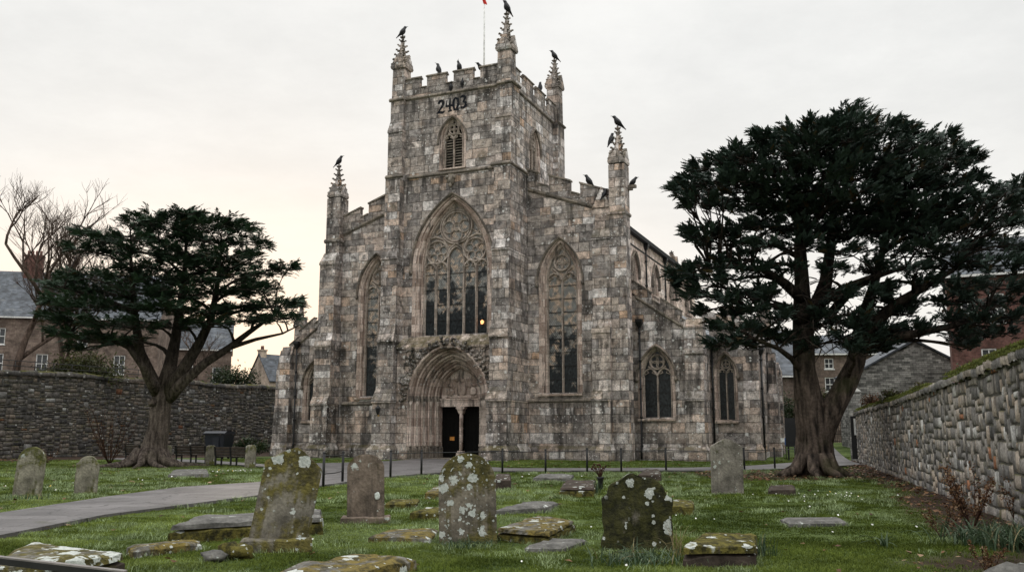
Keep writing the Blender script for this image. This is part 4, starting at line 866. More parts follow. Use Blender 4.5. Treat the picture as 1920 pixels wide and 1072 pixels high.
# left boundary wall
A0, A1 = (-40.4, 58.0), (-21.8, 92.5); lt = lambda t: 5.95+.08*math.sin(t*23)
lw = thing('stone_wall', 'tall dark rubble retaining wall behind the benches and the spreading tree', 'wall', (-31, 75, 0))
mb = MB(); rubble_face(mb, A0, A1, lt, None, .16, ((2,1),(3,1),(3,2),(2,2),(4,2),(5,2),(4,3),(1,1),(3,1)), 8, .04); rel(mb, lw).build('masonry', M['rubble_far'], lw, True)
mb = MB(); ux = Vector((A1[0]-A0[0], A1[1]-A0[1])).normalized(); nv2 = Vector((ux.y, -ux.x))
mb.prism([(-.026,-.4),(-.7,-.4),(-.7,5.8),(-.026,5.8)], lambda p, q, t: ((A0[0] if t == 0 else A1[0])+nv2.x*p, (A0[1] if t == 0 else A1[1])+nv2.y*p, q), 0, 1); rel(mb, lw).build('mortar_core', M['mortar'], lw)
mb = MB(); coping(mb, A0, A1, lt, .7, .32, 1.2, 6, 1, .14); rel(mb, lw).build('coping', M['rubble_far'], lw, True)
# iron railing on that wall
rl = thing('iron_railing', 'thin black iron railing on top of the tall rubble wall', 'railing', (A0[0], A0[1], 6.2))
def railing(root, p, q, h, n, rr=.03, rails=(1., .5)):
    p, q = Vector(p), Vector(q)
    for k in rails:
        mb = MB(); mb.tube([p+Vector((0,0,h*k)), q+Vector((0,0,h*k))], rr, 5); mb.build('rail', M['black'], root)
    for i in range(n+1):
        mb = MB(); b = p.lerp(q, i/n); mb.tube([b, b+Vector((0,0,h))], rr, 5); mb.build('post', M['black'], root)
railing(rl, (-nv2.x*.3, -nv2.y*.3, 0), ((A1[0]-A0[0])*.55-nv2.x*.3, (A1[1]-A0[1])*.55-nv2.y*.3, 0), .75, 14)
# ================================================================== GRAVESTONES
def headstone(px, py, wpx, hpx, outline, th, mat, label, lean=0, yaw=0, back=0, base=None, disp=.02, bite=0, seed=0):
    g_ = on_ground(px, py); s = FPX/(g_.y*_c); W, Hh = wpx/s, hpx/s
    bh = 0
    root = thing('headstone', label, 'gravestone', (g_.x, g_.y, float(gz(g_.x, g_.y))), R_(yaw), 'headstones standing in the lawn')
    if base:
        bw, bh, bd = base[0]/s, base[1]/s, .42; mb = MB(); N = 8; 
        rows = []
        for (d, z, i) in ((-bd/2,-.3,0),(-bd/2,bh*.85,0),(-bd/2+.03,bh,.03),(bd/2-.03,bh,.03),(bd/2,bh*.85,0),(bd/2,-.3,0)):
            rows.append([((-bw/2+i)+(bw-2*i)*k/N+.015*noise.noise(Vector((k,d*5,seed))), d+.02*noise.noise(Vector((k*.9,z*4,seed+4))), z+.03*noise.noise(Vector((k*.7,d*4,seed+7)))*(z > 0)) for k in range(N+1)])
        mb.strips(rows); mb.add([r[0] for r in rows], [(0,1,2,3,4,5)]); mb.add([r[-1] for r in rows], [(5,4,3,2,1,0)])
        mb.build('base', M[mat], root)
    mb = MB(); NV, NU = 44, 18; rows = []
    body = Hh-bh
    def pt(u, v, side):
        z = -.25+(body+.25)*v; zz = max(z, 0)/body; w = outline(zz)*W/2; x = w*u
        nn = noise.noise(Vector((x*3+seed, z*3, side*3))); n2 = noise.noise(Vector((x*9+seed, z*9, side*5)))
        e = max(abs(u), 0); edge = .012*(1 if abs(u) > .96 or v > .985 else 0)
        y = side*(th/2-edge)+side*disp*(nn*.7+n2*.4)
        xo = x+bite*noise.noise(Vector((seed+7, z*5, u)))*(abs(u) > .9); z += bite*noise.noise(Vector((x*5, seed+3, 2.)))*(v > .9)
        return (xo, y, z+bh)
    US = [math.sin(math.pi/2*(-1+2*i/NU)) for i in range(NU+1)]; VS = [1-(1-j/NV)**1.6 for j in range(NV+1)]
    fr = [[pt(u, v, -1) for u in US] for v in VS]; bk = [[pt(u, v, 1) for u in US] for v in VS]
    mb.strips(fr, smooth=True); mb.strips(bk, smooth=True)
    rim_f = [r[0] for r in fr]+fr[-1]+[r[-1] for r in fr][::-1]; rim_b = [r[0] for r in bk]+bk[-1]+[r[-1] for r in bk][::-1]
    mb.strips([rim_f, rim_b])
    o = mb.build('stone', M[mat], root); o.rotation_euler = (R_(back), R_(lean), 0)
    BLOCK.append((g_.x, g_.y, W*.55, .2, R_(yaw)))
    return root
def o_round(k): return lambda z: 1. if z < 1-k else math.sqrt(max(0, 1-((z-(1-k))/k)**2))*1.0
def o_shoulder(sh, cap, capw):
    def f(z):
        if z < 1-cap: return 1.
        if z < 1-cap+sh*.3: return 1-(1-capw)*((z-1+cap)/(sh*.3))
        t = (z-(1-cap+sh*.3))/(cap-sh*.3); return capw*math.sqrt(max(0, 1-t*t))
    return f
def o_ogee(cap):
    def f(z):
        if z < 1-cap: return 1.
        t = (z-(1-cap))/cap
        return (1-.1*t)*(1-t)**.72 if t > .02 else 1.
    return f
headstone(50, 926, 48, 91, o_round(.3), .16, 'grave_green', 'round topped green headstone leaning beside the path, larger of the pair before the rubble wall', 5, 10, 3, seed=1)
headstone(160, 922, 39, 71, o_shoulder(.12, .2, .74), .15, 'grave_green', 'small shouldered headstone on the grass in front of the rubble wall', 2, 12, 2, bite=.02, seed=2)
headstone(518, 1027, 106, 190, o_ogee(.2), .17, 'grave_tall', 'tall leaning headstone with pointed top and yellow green moss on a stepped base', 9.5, 13, -3, (128, 25), .015, seed=3)
headstone(686, 971, 68, 124, o_round(.24), .15, 'grave_brown', 'brown round topped headstone with one big white lichen spot on a low base', -1.5, 6, -2, (90, 11), .01, seed=4)
headstone(878, 1009, 106, 162, o_round(.33), .2, 'grave_lichen', 'semicircular topped headstone covered in large pale lichen discs', -1.5, 2, -2, seed=5)
headstone(1195, 1026, 127, 138, o_shoulder(.14, .3, .86), .24, 'grave_moss', 'squat black headstone thick with dark moss and white lichen rim', .5, -4, -2, disp=.05, bite=.05, seed=6)
headstone(1364, 921, 58, 102, o_ogee(.14), .17, 'grave_grey', 'grey headstone with shallow pointed top standing on lawn in front of the chapel corner', .5, -5, 1, seed=7)
M['lichen_white'] = flat('white_lichen', (.62,.66,.62), .95, .1, .3, 20.)
bs = [o for o in bpy.data.objects if o.get('label', '').startswith('brown round topped')][0]; st_ = bs.children[-1]
mb = MB(); mb.ball((0,0,0), .055, .006, .075, 14, 6, .25, 3); o = mb.build('lichen_spot', M['lichen_white'], st_); o.location = (.225, -.085, .5)
def slab(cor, h, mat, name, label, cat, base=0, disp=.03, foot=None):
    P = [on_ground(px, py, h) for px, py in cor]; cx, cy = sum(p.x for p in P)/4, sum(p.y for p in P)/4
    grp = 'flat grave slabs and kerbs in the lawn'; o_ = thing(name, label, cat, (cx, cy, 0), 0, grp) if foot else None
    sd = cx*3.1
    def one(P, z0, z1, grow=0, sd=sd):
        mb = MB(); N = 12; rows = []
        Pc = [Vector((cx, cy, 0))+(Vector((p.x, p.y, 0))-Vector((cx, cy, 0)))*(1+grow) for p in P]
        e = min(.04, (z1-z0)*.3)
        for (k, z, nf) in ((0, z0, 0), (0, z1-e, .6), (.05, z1, 1)):
            pass
        def pos(u, v, z, nf):
            a = Pc[0].lerp(Pc[1], u); b = Pc[3].lerp(Pc[2], u); p = a.lerp(b, v)
            n_ = noise.noise(Vector((p.x*1.8+sd, p.y*1.8, z*2)))+.5*noise.noise(Vector((p.x*6+sd, p.y*6, z*2)))
            m_ = noise.noise(Vector((p.x*3+sd+9, p.y*3, z*6)))
            return (p.x-cx+.035*m_, p.y-cy+.035*noise.noise(Vector((p.x*3, p.y*3+sd, z*6))), z+nf*disp*n_)
        top = [[pos(i/N, j/N, z1-(e if i in (0,N) or j in (0,N) else 0), 1) for i in range(N+1)] for j in range(N+1)]
        mb.strips(top, smooth=True)
        ring = top[0]+[r[-1] for r in top[1:]]+top[-1][::-1][1:]+[r[0] for r in top[::-1]][1:]
        low = []; m = len(ring)
        for x, y, z in ring: low.append((x*1.02+.02*noise.noise(Vector((x*5,y*5,sd))), y*1.02+.02*noise.noise(Vector((x*5,y*5,sd+5))), z0))
        mid = [(a[0]*.5+b[0]*.5+.02*noise.noise(Vector((a[0]*7,a[1]*7,sd))), a[1]*.5+b[1]*.5, (a[2]+b[2])/2) for a, b in zip(ring, low)]
        mb.strips([ring, mid, low]); return mb
    if foot:
        one(P, foot[0], h).build('ledger', M[mat], o_); one(P, -.15, foot[0]-.003, foot[1], sd+3).build('base', M[foot[2]], o_)
    else:
        o_ = one(P, -.15, h).build(name, M[mat]); o_.location = (cx, cy, 0); tag(o_, label, cat, grp)
    ang = math.atan2(P[1].y-P[0].y, P[1].x-P[0].x)
    BLOCK.append(('poly', [(p.x, p.y) for p in P])); return o_
slab([(-50,1058),(150,1047),(233,1031),(60,1012)], .28, 'slab_lichen', 'grave_slab', 'large table slab crusted with white lichen beside the metal handrail', 'grave slab', disp=.03, foot=(.17,.02,'slab_dark'))
slab([(325,981),(600,966),(600,952),(372,964)], .25, 'slab_grey', 'chest_tomb', 'long low grey ledger on a dark mossy base behind the leaning headstone', 'tomb', foot=(.15,.04,'slab_green'))
slab([(238,1021),(374,1008),(380,1014),(248,1028)], .08, 'slab_moss', 'kerb_stone', 'narrow mossy kerb in grass between the lichen slab and the long ledger', 'kerb stone')
slab([(519,1064),(646,1073),(782,1043),(665,1034)], .1, 'slab_moss', 'grave_slab', 'ochre mossed flat slab at the bottom edge below the leaning headstone', 'grave slab', disp=.05)
slab([(690,1003),(805,1004),(822,989),(735,990)], .05, 'slab_moss', 'grave_slab', 'broken sunken slab next to the base of the lichen disc headstone', 'grave slab')
slab([(722,941),(782,940),(786,934),(734,934)], .09, 'slab_green', 'kerb_stone', 'small yellow moss strip just beside the brown headstone', 'kerb stone')
slab([(770,958),(826,959),(836,950),(800,949)], .1, 'slab_green', 'kerb_stone', 'mossy kerb fragment touching the left edge of the lichen disc headstone', 'kerb stone')
slab([(797,922),(832,922),(840,912),(815,911)], .14, 'slab_moss', 'kerb_stone', 'small mossy stone in lawn by the shoulder of the lichen disc headstone', 'kerb stone')
slab([(928,953),(1026,948),(1046,939),(980,939)], .07, 'slab_grey', 'grave_slab', 'thin grey slab with yellowed end behind the raised mossy slab', 'grave slab')
slab([(932,988),(1028,996),(1076,973),(1008,964)], .15, 'slab_moss', 'grave_slab', 'raised slab with dark mossy sides between the lichen disc and the black headstones', 'grave slab', foot=(.08,.02,'slab_green'))
slab([(983,1022),(1060,1023),(1098,1008),(1030,1007)], .025, 'slab_grey', 'grave_slab', 'bare grey slab set flush in the grass below the raised mossy slab', 'grave slab', disp=.01)
slab([(1051,912),(1112,912),(1116,899),(1062,899)], .22, 'slab_dark', 'grave_slab', 'brown stepped grave base beside dark flower vase', 'grave slab', foot=(.14,.05,'slab_green'))
slab([(1000,893),(1070,894),(1076,888),(1012,887)], .1, 'slab_grey', 'grave_slab', 'low pale slab in lawn close to the railing posts', 'grave slab')
slab([(928,897),(958,897),(956,887),(930,887)], .28, 'slab_dark', 'stone_stump', 'dark broken stump of stone in lawn before the porch buttress', 'stone')
slab([(1196,887),(1240,888),(1236,879),(1210,878)], .22, 'slab_dark', 'grave_slab', 'tilted dark slab in lawn just inside the railing', 'grave slab')
slab([(1256,946),(1298,947),(1300,936),(1262,935)], .14, 'slab_green', 'kerb_stone', 'mossy block emerging behind the black headstone', 'kerb stone')
slab([(1280,1024),(1414,1022),(1416,1001),(1316,1000)], .22, 'slab_green', 'grave_slab', 'box shaped slab with a thick cushion of bright moss', 'grave slab', disp=.05, foot=(.13,.01,'slab_dark'))
slab([(1480,978),(1590,976),(1576,968),(1464,969)], .02, 'slab_grey', 'grave_slab', 'plain grey slab flush in the lawn towards the stone wall', 'grave slab', disp=.008)
slab([(1440,916),(1491,916),(1489,908),(1443,908)], .1, 'slab_dark', 'grave_slab', 'dark low slab near roots of the big dark tree', 'grave slab')
slab([(316,888),(392,887),(388,878),(326,879)], .08, 'slab_grey', 'grave_slab', 'pale slab on the grass in front of the benches', 'grave slab')
def rock(px, py, r, mat, label, sq=.6, seed=0):
    g_ = on_ground(px, py); mb = MB(); mb.ball((0,0,r*sq*.3), r, r*.8, r*sq, 14, 9, .5, seed); o = mb.build('rock', M[mat]); o.location = (g_.x, g_.y, 0); tag(o, label, 'rock'); BLOCK.append((g_.x, g_.y, r*.8, r*.6, 0)); return o
rock(400, 1046, .17, 'slab_grey', 'small pale rock in the grass beside the leaning headstone base', .5, 3); rock(440, 1040, .24, 'slab_green', 'mossy lump of stone against the leaning headstone base', .6, 5)
rock(1935, 1150, .42, 'slab_grey', 'rounded grey boulder in the very bottom corner under the plants', .75, 8)
# ================================================================== TREES
def ell_blob_pts(c, r, n, rg, shell=.5):
    d = rg.normal(0, 1, (n, 3)); d /= np.linalg.norm(d, axis=1)[:, None]; q = rg.random(n)**(1/3.); q = shell+(1-shell)*q
    return c+d*r*q[:, None], d
def make_spray(rg, n=22, L=1., flat_=.25, wid=.07):
    """flat conifer spray along +x made of kite shaped needle twigs"""
    V = []; F = []
    for i in range(n):
        t = i/(n-1); s = 1 if i % 2 else -1; a = s*rg.uniform(.45, 1.0)*(1-.75*t); l = L*(.42-.22*t)*rg.uniform(.75, 1.2)
        if i == n-1: a = 0; l = .3*L
        d = np.array([math.cos(a), math.sin(a), rg.uniform(-.05, .55)*flat_*2]); p = np.array([L*.75*t, 0, .06*L*math.sin(t*3)])
        sd = np.array([-math.sin(a), math.cos(a), rg.uniform(-.5, .5)])*wid*L*rg.uniform(.8, 1.3)
        b = len(V); V += [p, p+d*l*.45+sd, p+d*l, p+d*l*.45-sd]; F.append((b, b+1, b+2, b+3))
    return np.array(V), np.array(F)
def conifer(name, label, base, pads, stems, mats, spray=.55, dens=1., seed=1, tilt=.3, layer=.55, twig=.03, mb_extra=None, group=None, wid=.07):
    """pads: (x,y,z,rx,ry,rz) crown masses; stems: list of (points, radii)"""
    rg = np.random.default_rng(seed); root = thing(name, label, 'tree', base, 0, group); bx, by, bz = base
    sprays = [make_spray(rg, wid=wid) for _ in range(7)]; VV, FF, TT = [], [], []; off = 0
    tb = MB(); nodes = []
    for pts, rad in stems:
        big = max(rad) > .35; tb.tube([(p[0]-bx, p[1]-by, p[2]-bz) for p in pts], rad, 20 if big else 8, True, True, .28 if big else .12, seed)
        for k in range(len(pts)-1):
            for t in (0., .33, .66): nodes.append((Vector(pts[k]).lerp(Vector(pts[k+1]), t), rad[k]*(1-t)+rad[k+1]*t))
        nodes.append((Vector(pts[-1]), rad[-1]))
    for (x, y, z, rx, ry, rz) in pads:
        c = np.array([x, y, z]); cv = Vector((x, y, z))
        low = [q for q in nodes if q[0].z < z+.3] or nodes
        nb = min(low, key=lambda q: (q[0]-cv).length+.8*abs((cv.z-q[0].z)-.35*(cv-q[0]).length)+(4 if q[1] < .05 else 0))
        p0 = nb[0]; d = cv-p0; r0 = min(max(nb[1]*.6, .05), .05+.02*d.length); mid = p0+d*.5+Vector((rg.uniform(-.3,.3), rg.uniform(-.3,.3), .08*d.length+rg.uniform(-.2,.2)))
        bp = [p0, p0.lerp(mid, .5)+Vector((0,0,.04*d.length)), mid, mid.lerp(cv, .5)+Vector((rg.uniform(-.15,.15),rg.uniform(-.15,.15),.05)), cv]
        tb.tube([p-Vector(base) for p in bp], [r0, r0*.85, r0*.65, r0*.45, r0*.25], 6)
        for q in bp[1:]: nodes.append((q, r0*.5))
        nt = int(3+2.2*max(rx, ry))
        for k in range(nt):   # twigs fanning out inside the mass
            a = rg.uniform(0, 6.28); e = cv+Vector((rx*.85*math.cos(a), ry*.85*math.sin(a), rz*rg.uniform(-.5,.5))); s0 = bp[rg.integers(2, 5)]
            m2 = s0.lerp(e, .5)+Vector((0,0,-.05+rg.uniform(-.1,.1))); tb.tube([s0-Vector(base), m2-Vector(base), e-Vector(base)], [twig, twig*.7, twig*.35], 4)
        n = int(dens*(45+55*rx*ry))
        # clustered positions: sub-branches radiate, sprays along them
        nsub = max(5, int(n/9)); sub_a = rg.uniform(0, 2*np.pi, nsub); sub_r = np.sqrt(rg.uniform(.1, 1., nsub)); sub_z = rg.uniform(-1, 1, nsub)
        ks = rg.integers(0, nsub, n); t = rg.uniform(.35, 1.05, n)
        aa = sub_a[ks]+rg.normal(0, .16, n); rr = sub_r[ks]*t
        lay = np.round(sub_z[ks]*rz/layer*1.0)*layer if layer else sub_z[ks]*rz
        dome = np.sqrt(np.clip(1-(rr*.9)**2, 0, 1))
        P = np.stack([c[0]+rx*rr*np.cos(aa), c[1]+ry*rr*np.sin(aa), c[2]+lay*dome+rg.normal(0, .1, n)+.12*rr], 1)
        ov = np.arctan2(P[:, 1]-by, P[:, 0]-bx); yaw = np.arctan2(np.sin(aa)+.9*np.sin(ov), np.cos(aa)+.9*np.cos(ov))+rg.normal(0, .5, n); til = rg.normal(tilt, .28, n); rol = rg.normal(0, .5, n); sc = spray*rg.uniform(.6, 1.3, n)
        hgt = np.clip(.5+(P[:, 2]-c[2])/(2*rz+.2), 0, 1)*.5+.5*rg.random(n)  # crown highlights put into the tint: sprays lighter towards each mass top
        which = rg.integers(0, 7, n)
        for w in range(7):
            m = which == w; k = m.sum()
            if not k: continue
            SV, SF = sprays[w]; cy, sy, ct, st_, cr, sr = np.cos(yaw[m]), np.sin(yaw[m]), np.cos(til[m]), np.sin(til[m]), np.cos(rol[m]), np.sin(rol[m])
            v = SV[None]*sc[m][:, None, None]; x_, y_, z_ = v[..., 0], v[..., 1], v[..., 2]
            y2 = y_*cr[:, None]-z_*sr[:, None]; z2 = y_*sr[:, None]+z_*cr[:, None]
            x3 = x_*ct[:, None]-z2*st_[:, None]; z3 = x_*st_[:, None]+z2*ct[:, None]
            o = np.stack([x3*cy[:, None]-y2*sy[:, None], x3*sy[:, None]+y2*cy[:, None], z3], -1)+P[m][:, None]-np.array(base)
            nv_ = len(SV); VV.append(o.reshape(-1, 3)); FF.append((SF[None]+(off+np.arange(k)*nv_)[:, None, None]).reshape(-1, 4)); off += k*nv_
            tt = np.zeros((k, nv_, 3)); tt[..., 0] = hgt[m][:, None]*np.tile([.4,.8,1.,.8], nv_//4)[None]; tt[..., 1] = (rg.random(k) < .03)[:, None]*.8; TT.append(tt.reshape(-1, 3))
    if mb_extra: mb_extra(tb)
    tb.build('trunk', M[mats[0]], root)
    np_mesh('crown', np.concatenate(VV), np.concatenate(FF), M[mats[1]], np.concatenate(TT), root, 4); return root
def pads_from(L, Y0, dY, seed, ry=1., rep=1, ):
    rg = random.Random(seed); out = []
    for (px, py, wx, hy) in L:
        for r in range(rep):
            Y = Y0+rg.uniform(-dY, dY); p = at(px+rg.uniform(-10,10)*r, py+rg.uniform(-5,5)*r, Y); s = FPX/(Y*_c+_s*(p.z-EYE)); rx = wx/s
            out.append((p.x, p.y, p.z, rx, rx*ry*rg.uniform(.8,1.2), hy/s))
    return out
def roots(bx_r, n, seed, spread):
    def f(tb):
        rs = random.Random(seed)
        for i in range(n):
            a = 2*math.pi*i/n+rs.uniform(-.3,.3); L = spread*rs.uniform(.6,1.2)
            tb.tube([(math.cos(a)*bx_r*.55, math.sin(a)*bx_r*.55, .75), (math.cos(a)*bx_r*.95, math.sin(a)*bx_r*.95, .22), (math.cos(a+.1)*bx_r*1.5, math.sin(a+.1)*bx_r*1.5, .06), (math.cos(a+.2)*(bx_r+L), math.sin(a+.2)*(bx_r+L), -.08)], [bx_r*.34, bx_r*.27, bx_r*.15, .04], 8, True, True, .3, i)
    return f
def stem(L, Y, rad, dy=None):
    return [tuple(at(px, py, Y+(dy[i] if dy else 0))) for i, (px, py) in enumerate(L)], rad
# left spreading cedar
YL = 49.3; gl = on_ground(281, 872); 
Lp = [(352,402,36,7),(330,412,40,7),(372,412,34,7),(285,408,30,6),(250,412,18,5),(262,424,48,8),(330,428,60,9),(400,424,50,8),(438,416,20,5),(450,432,36,7),(160,440,34,6),(190,450,45,8),(240,448,50,9),(310,450,70,10),(390,450,60,9),(460,455,42,8),(496,460,22,6),(150,468,30,6),(200,474,45,8),(270,475,60,9),(350,478,70,10),(430,480,55,8),(475,486,26,6),
 (250,500,50,8),(330,502,70,9),(410,502,60,8),(160,522,48,8),(220,520,55,9),(290,524,65,9),(360,528,60,9),(440,520,60,8),(505,512,45,7),(540,502,18,5),(120,540,42,7),(180,546,60,8),(255,548,70,9),(335,552,70,9),(415,548,65,8),(485,544,45,7),(100,566,34,6),(150,572,55,8),(220,576,65,9),(300,580,70,9),(375,582,65,8),(450,578,60,7),(520,574,45,6),(556,570,18,4),
 (92,594,26,5),(135,602,45,7),(200,608,55,7),(265,612,50,7),(330,612,45,6),(400,606,50,6),(470,600,45,5),(530,596,32,4),(115,624,34,5),(165,634,46,6),(215,640,36,5),(150,655,26,4),(250,640,25,4)]
trunkL = [stem([(276,884),(281,872),(289,845),(297,800),(303,755),(306,725)], YL, [1.2,.92,.66,.55,.5,.44]),
 stem([(300,740),(280,705),(262,660),(255,610),(250,560),(245,480)], YL, [.4,.32,.25,.2,.15,.08], [0,-.4,-1,-1.5,-2,-2.4]),
 stem([(304,735),(318,690),(328,640),(336,590),(345,520),(352,420)], YL, [.42,.34,.28,.22,.15,.06], [0,.2,.6,.6,.3,0]),
 stem([(312,738),(345,690),(372,645),(395,600),(405,550),(415,470)], YL, [.4,.32,.26,.2,.14,.06], [0,-.4,-.8,-1.,-1.2,-1.4]),
 stem([(318,745),(345,715),(385,680),(425,655),(470,620),(515,590)], YL, [.36,.28,.23,.18,.12,.05], [0,-.7,-1.2,-1.4,-1.6,-1.8]),
 stem([(296,740),(282,715),(270,690),(240,650),(190,625)], YL, [.3,.22,.18,.12,.06], [0,-1.2,-2.,-2.6,-3]),
 stem([(430,652),(480,636),(530,625),(560,610)], YL, [.14,.1,.06,.03], [-1.4,-1.5,-1.4,-1.3]), stem([(262,660),(220,640),(160,640),(110,620)], YL, [.2,.14,.09,.04], [-1,-1.5,-1.2,-1])]
def knots(tb):
    roots(1.0, 11, 3, 2.4)(tb)
    for (x, z, r) in ((.3,4.2,.2),(.1,3.3,.2)): tb.ball((x,-.52,z), r, .2, r, 10, 7, .5, z)
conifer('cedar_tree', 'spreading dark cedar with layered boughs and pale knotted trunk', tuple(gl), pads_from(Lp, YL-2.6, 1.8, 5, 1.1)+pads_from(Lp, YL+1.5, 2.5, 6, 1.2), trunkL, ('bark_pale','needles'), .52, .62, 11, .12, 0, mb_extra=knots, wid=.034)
# right hand big tree
YR = 38.5; gr = on_ground(1530, 890); gr.z = 0
Rp = [(1592,224,34,11),(1570,238,45,13),(1625,236,42,13),(1520,240,26,10),(1500,256,36,12),(1545,258,50,15),(1600,258,60,16),(1665,248,40,13),(1700,250,22,9),(1470,258,20,9),(1450,275,40,13),(1430,262,16,7),(1510,285,60,16),(1580,290,70,18),(1660,282,70,18),(1730,272,45,14),(1775,262,20,8),(1785,286,36,12),(1420,298,40,13),(1375,292,24,9),(1355,306,30,10),(1400,322,55,14),(1470,318,60,16),(1550,322,70,18),(1630,322,80,20),(1710,316,70,17),(1780,312,45,14),(1825,300,18,8),
 (1312,322,24,9),(1340,340,42,12),(1290,346,26,8),(1272,358,16,6),(1310,366,36,10),(1380,352,55,14),(1450,356,65,16),(1530,358,75,18),(1620,358,85,20),(1710,354,75,18),(1785,346,50,14),(1828,338,22,9),(1290,384,18,7),(1340,384,32,9),(1400,388,45,11),(1470,392,60,14),(1545,394,70,17),(1630,396,85,18),(1720,394,80,17),(1795,384,55,14),(1850,372,30,10),(1885,362,24,9),(1912,350,16,8),(1880,388,36,11),(1915,384,24,12),
 (1290,438,18,6),(1322,444,34,9),(1372,440,44,11),(1425,424,45,12),(1480,430,55,14),(1540,436,60,14),(1610,436,75,16),(1690,434,80,17),(1765,430,70,15),(1835,420,55,14),(1895,418,40,15),(1350,462,36,9),(1430,462,36,9),(1500,464,45,10),(1580,470,50,9),(1680,468,60,11),(1760,468,70,14),(1840,462,60,15),(1905,462,30,16),
 (1268,512,16,6),(1300,510,30,8),(1345,502,38,9),(1390,488,40,9),(1280,532,24,7),(1325,534,40,9),(1375,524,40,9),(1420,508,32,8),(1300,556,28,7),(1348,562,36,8),(1400,554,34,7),(1325,586,24,6),(1370,590,34,7),(1415,584,28,6),(1350,614,26,6),(1388,620,32,7),(1372,642,28,6),(1420,618,28,5),(1336,650,16,4),(1400,650,18,4),
 (1440,545,28,6),(1480,506,34,7),(1560,510,30,6),(1640,502,45,7),(1720,505,50,9),(1795,502,60,13),(1865,498,50,14),(1912,505,25,15),(1740,535,36,7),(1810,540,50,11),(1875,540,45,12),(1780,565,40,8),(1850,572,45,10),(1905,565,28,12),(1660,545,30,5),(1580,552,24,5),
 (1480,590,24,6),(1545,592,26,6),(1620,596,26,6),(1690,590,24,5),(1790,598,40,8),(1850,604,42,8),(1900,600,28,9),(1445,628,24,5),(1475,640,26,6),(1590,632,30,6),(1640,636,40,8),(1690,632,32,7),(1650,655,34,6),(1610,660,26,5),(1800,630,34,7),(1845,632,32,7),(1885,625,22,6),(1815,652,22,5),(1540,612,34,9),(1585,608,36,9),(1625,615,40,10),(1665,622,40,9),(1600,650,34,8),(1555,560,40,9),(1640,560,40,8),(1700,572,40,8),(1735,620,36,8),(1520,650,24,6),(1460,598,30,8),(1430,560,34,9)]
trunkR = [stem([(1532,905),(1531,888),(1529,850),(1527,810),(1522,770),(1518,720)], YR, [1.12,.95,.76,.68,.58,.3]),
 stem([(1522,850),(1518,790),(1512,740),(1508,690),(1506,640),(1505,590),(1503,530),(1500,460),(1505,380),(1530,270)], YR, [.5,.58,.54,.5,.47,.41,.34,.25,.16,.07], [0,0,-.1,-.2,0,.2,.3,.3,.2,0]),
 stem([(1532,860),(1544,800),(1562,760),(1588,715),(1604,680),(1612,640),(1622,590),(1640,530),(1660,450),(1680,330)], YR, [.46,.52,.47,.43,.4,.37,.29,.2,.13,.06], [0,0,-.2,-.3,-.4,-.2,.2,.5,.6,.6]),
 stem([(1506,620),(1530,580),(1548,530),(1556,470),(1562,380),(1580,260)], YR, [.42,.36,.3,.22,.15,.06], [.1,.6,.9,1.,1.1,1.2]),
 stem([(1614,650),(1640,605),(1680,570),(1730,540),(1790,505)], YR, [.36,.28,.2,.14,.07], [-.2,-.8,-1.3,-1.6,-1.8]),
 stem([(1610,660),(1660,635),(1720,625),(1790,610),(1850,585)], YR, [.3,.22,.17,.12,.06], [-.2,-1.,-1.6,-2,-2.2]),
 stem([(1560,585),(1600,540),(1650,515),(1700,500)], YR, [.2,.16,.12,.06], [-1,-1.3,-1.5,-1.6]), stem([(1506,600),(1540,570),(1580,540),(1640,515)], YR, [.24,.19,.15,.07], [-.2,-.9,-1.4,-1.8]),
 stem([(1504,560),(1470,530),(1430,505),(1370,500),(1310,505)], YR, [.26,.2,.15,.1,.04], [0,-.6,-1,-1.2,-1.2]), stem([(1506,610),(1475,580),(1440,570),(1380,585)], YR, [.2,.14,.1,.04], [0,-.8,-1.2,-1.4]), stem([(1505,640),(1470,625),(1430,640),(1400,655)], YR, [.14,.1,.06,.03], [.2,1,1.4,1.6])]
def extraR(tb):
    roots(.85, 9, 9, .9)(tb); rs = random.Random(5)
    for i in range(34):   # bare dead twigs against the trunk
        p = Vector((rs.uniform(-1.1,1.2), -1.1-rs.random()*.5, rs.uniform(5,8.5))); L = [p]; d = Vector((rs.uniform(-1,1), rs.uniform(-.5,.1), rs.uniform(-.5,.4)))
        for k in range(5): d = (d+Vector((rs.uniform(-.6,.6), rs.uniform(-.3,.3), rs.uniform(-.5,.2)))).normalized(); L.append(L[-1]+d*.28)
        tb.tube(L, [.03,.025,.02,.016,.012,.008], 4)
conifer('fir_tree', 'huge dark tree with broad dense crown and forked mossy trunk near the stone wall', tuple(gr), pads_from(Rp, YR-2.0, 1.6, 8, 1.1)+pads_from(Rp, YR+1.6, 2.2, 9, 1.15)+pads_from([p for p in Rp if 240 < p[1] < 455], YR, 2.5, 10, 1.2), trunkR, ('bark_dark','needles_blue'), .45, .72, 21, .4, 0, mb_extra=extraR, wid=.045)
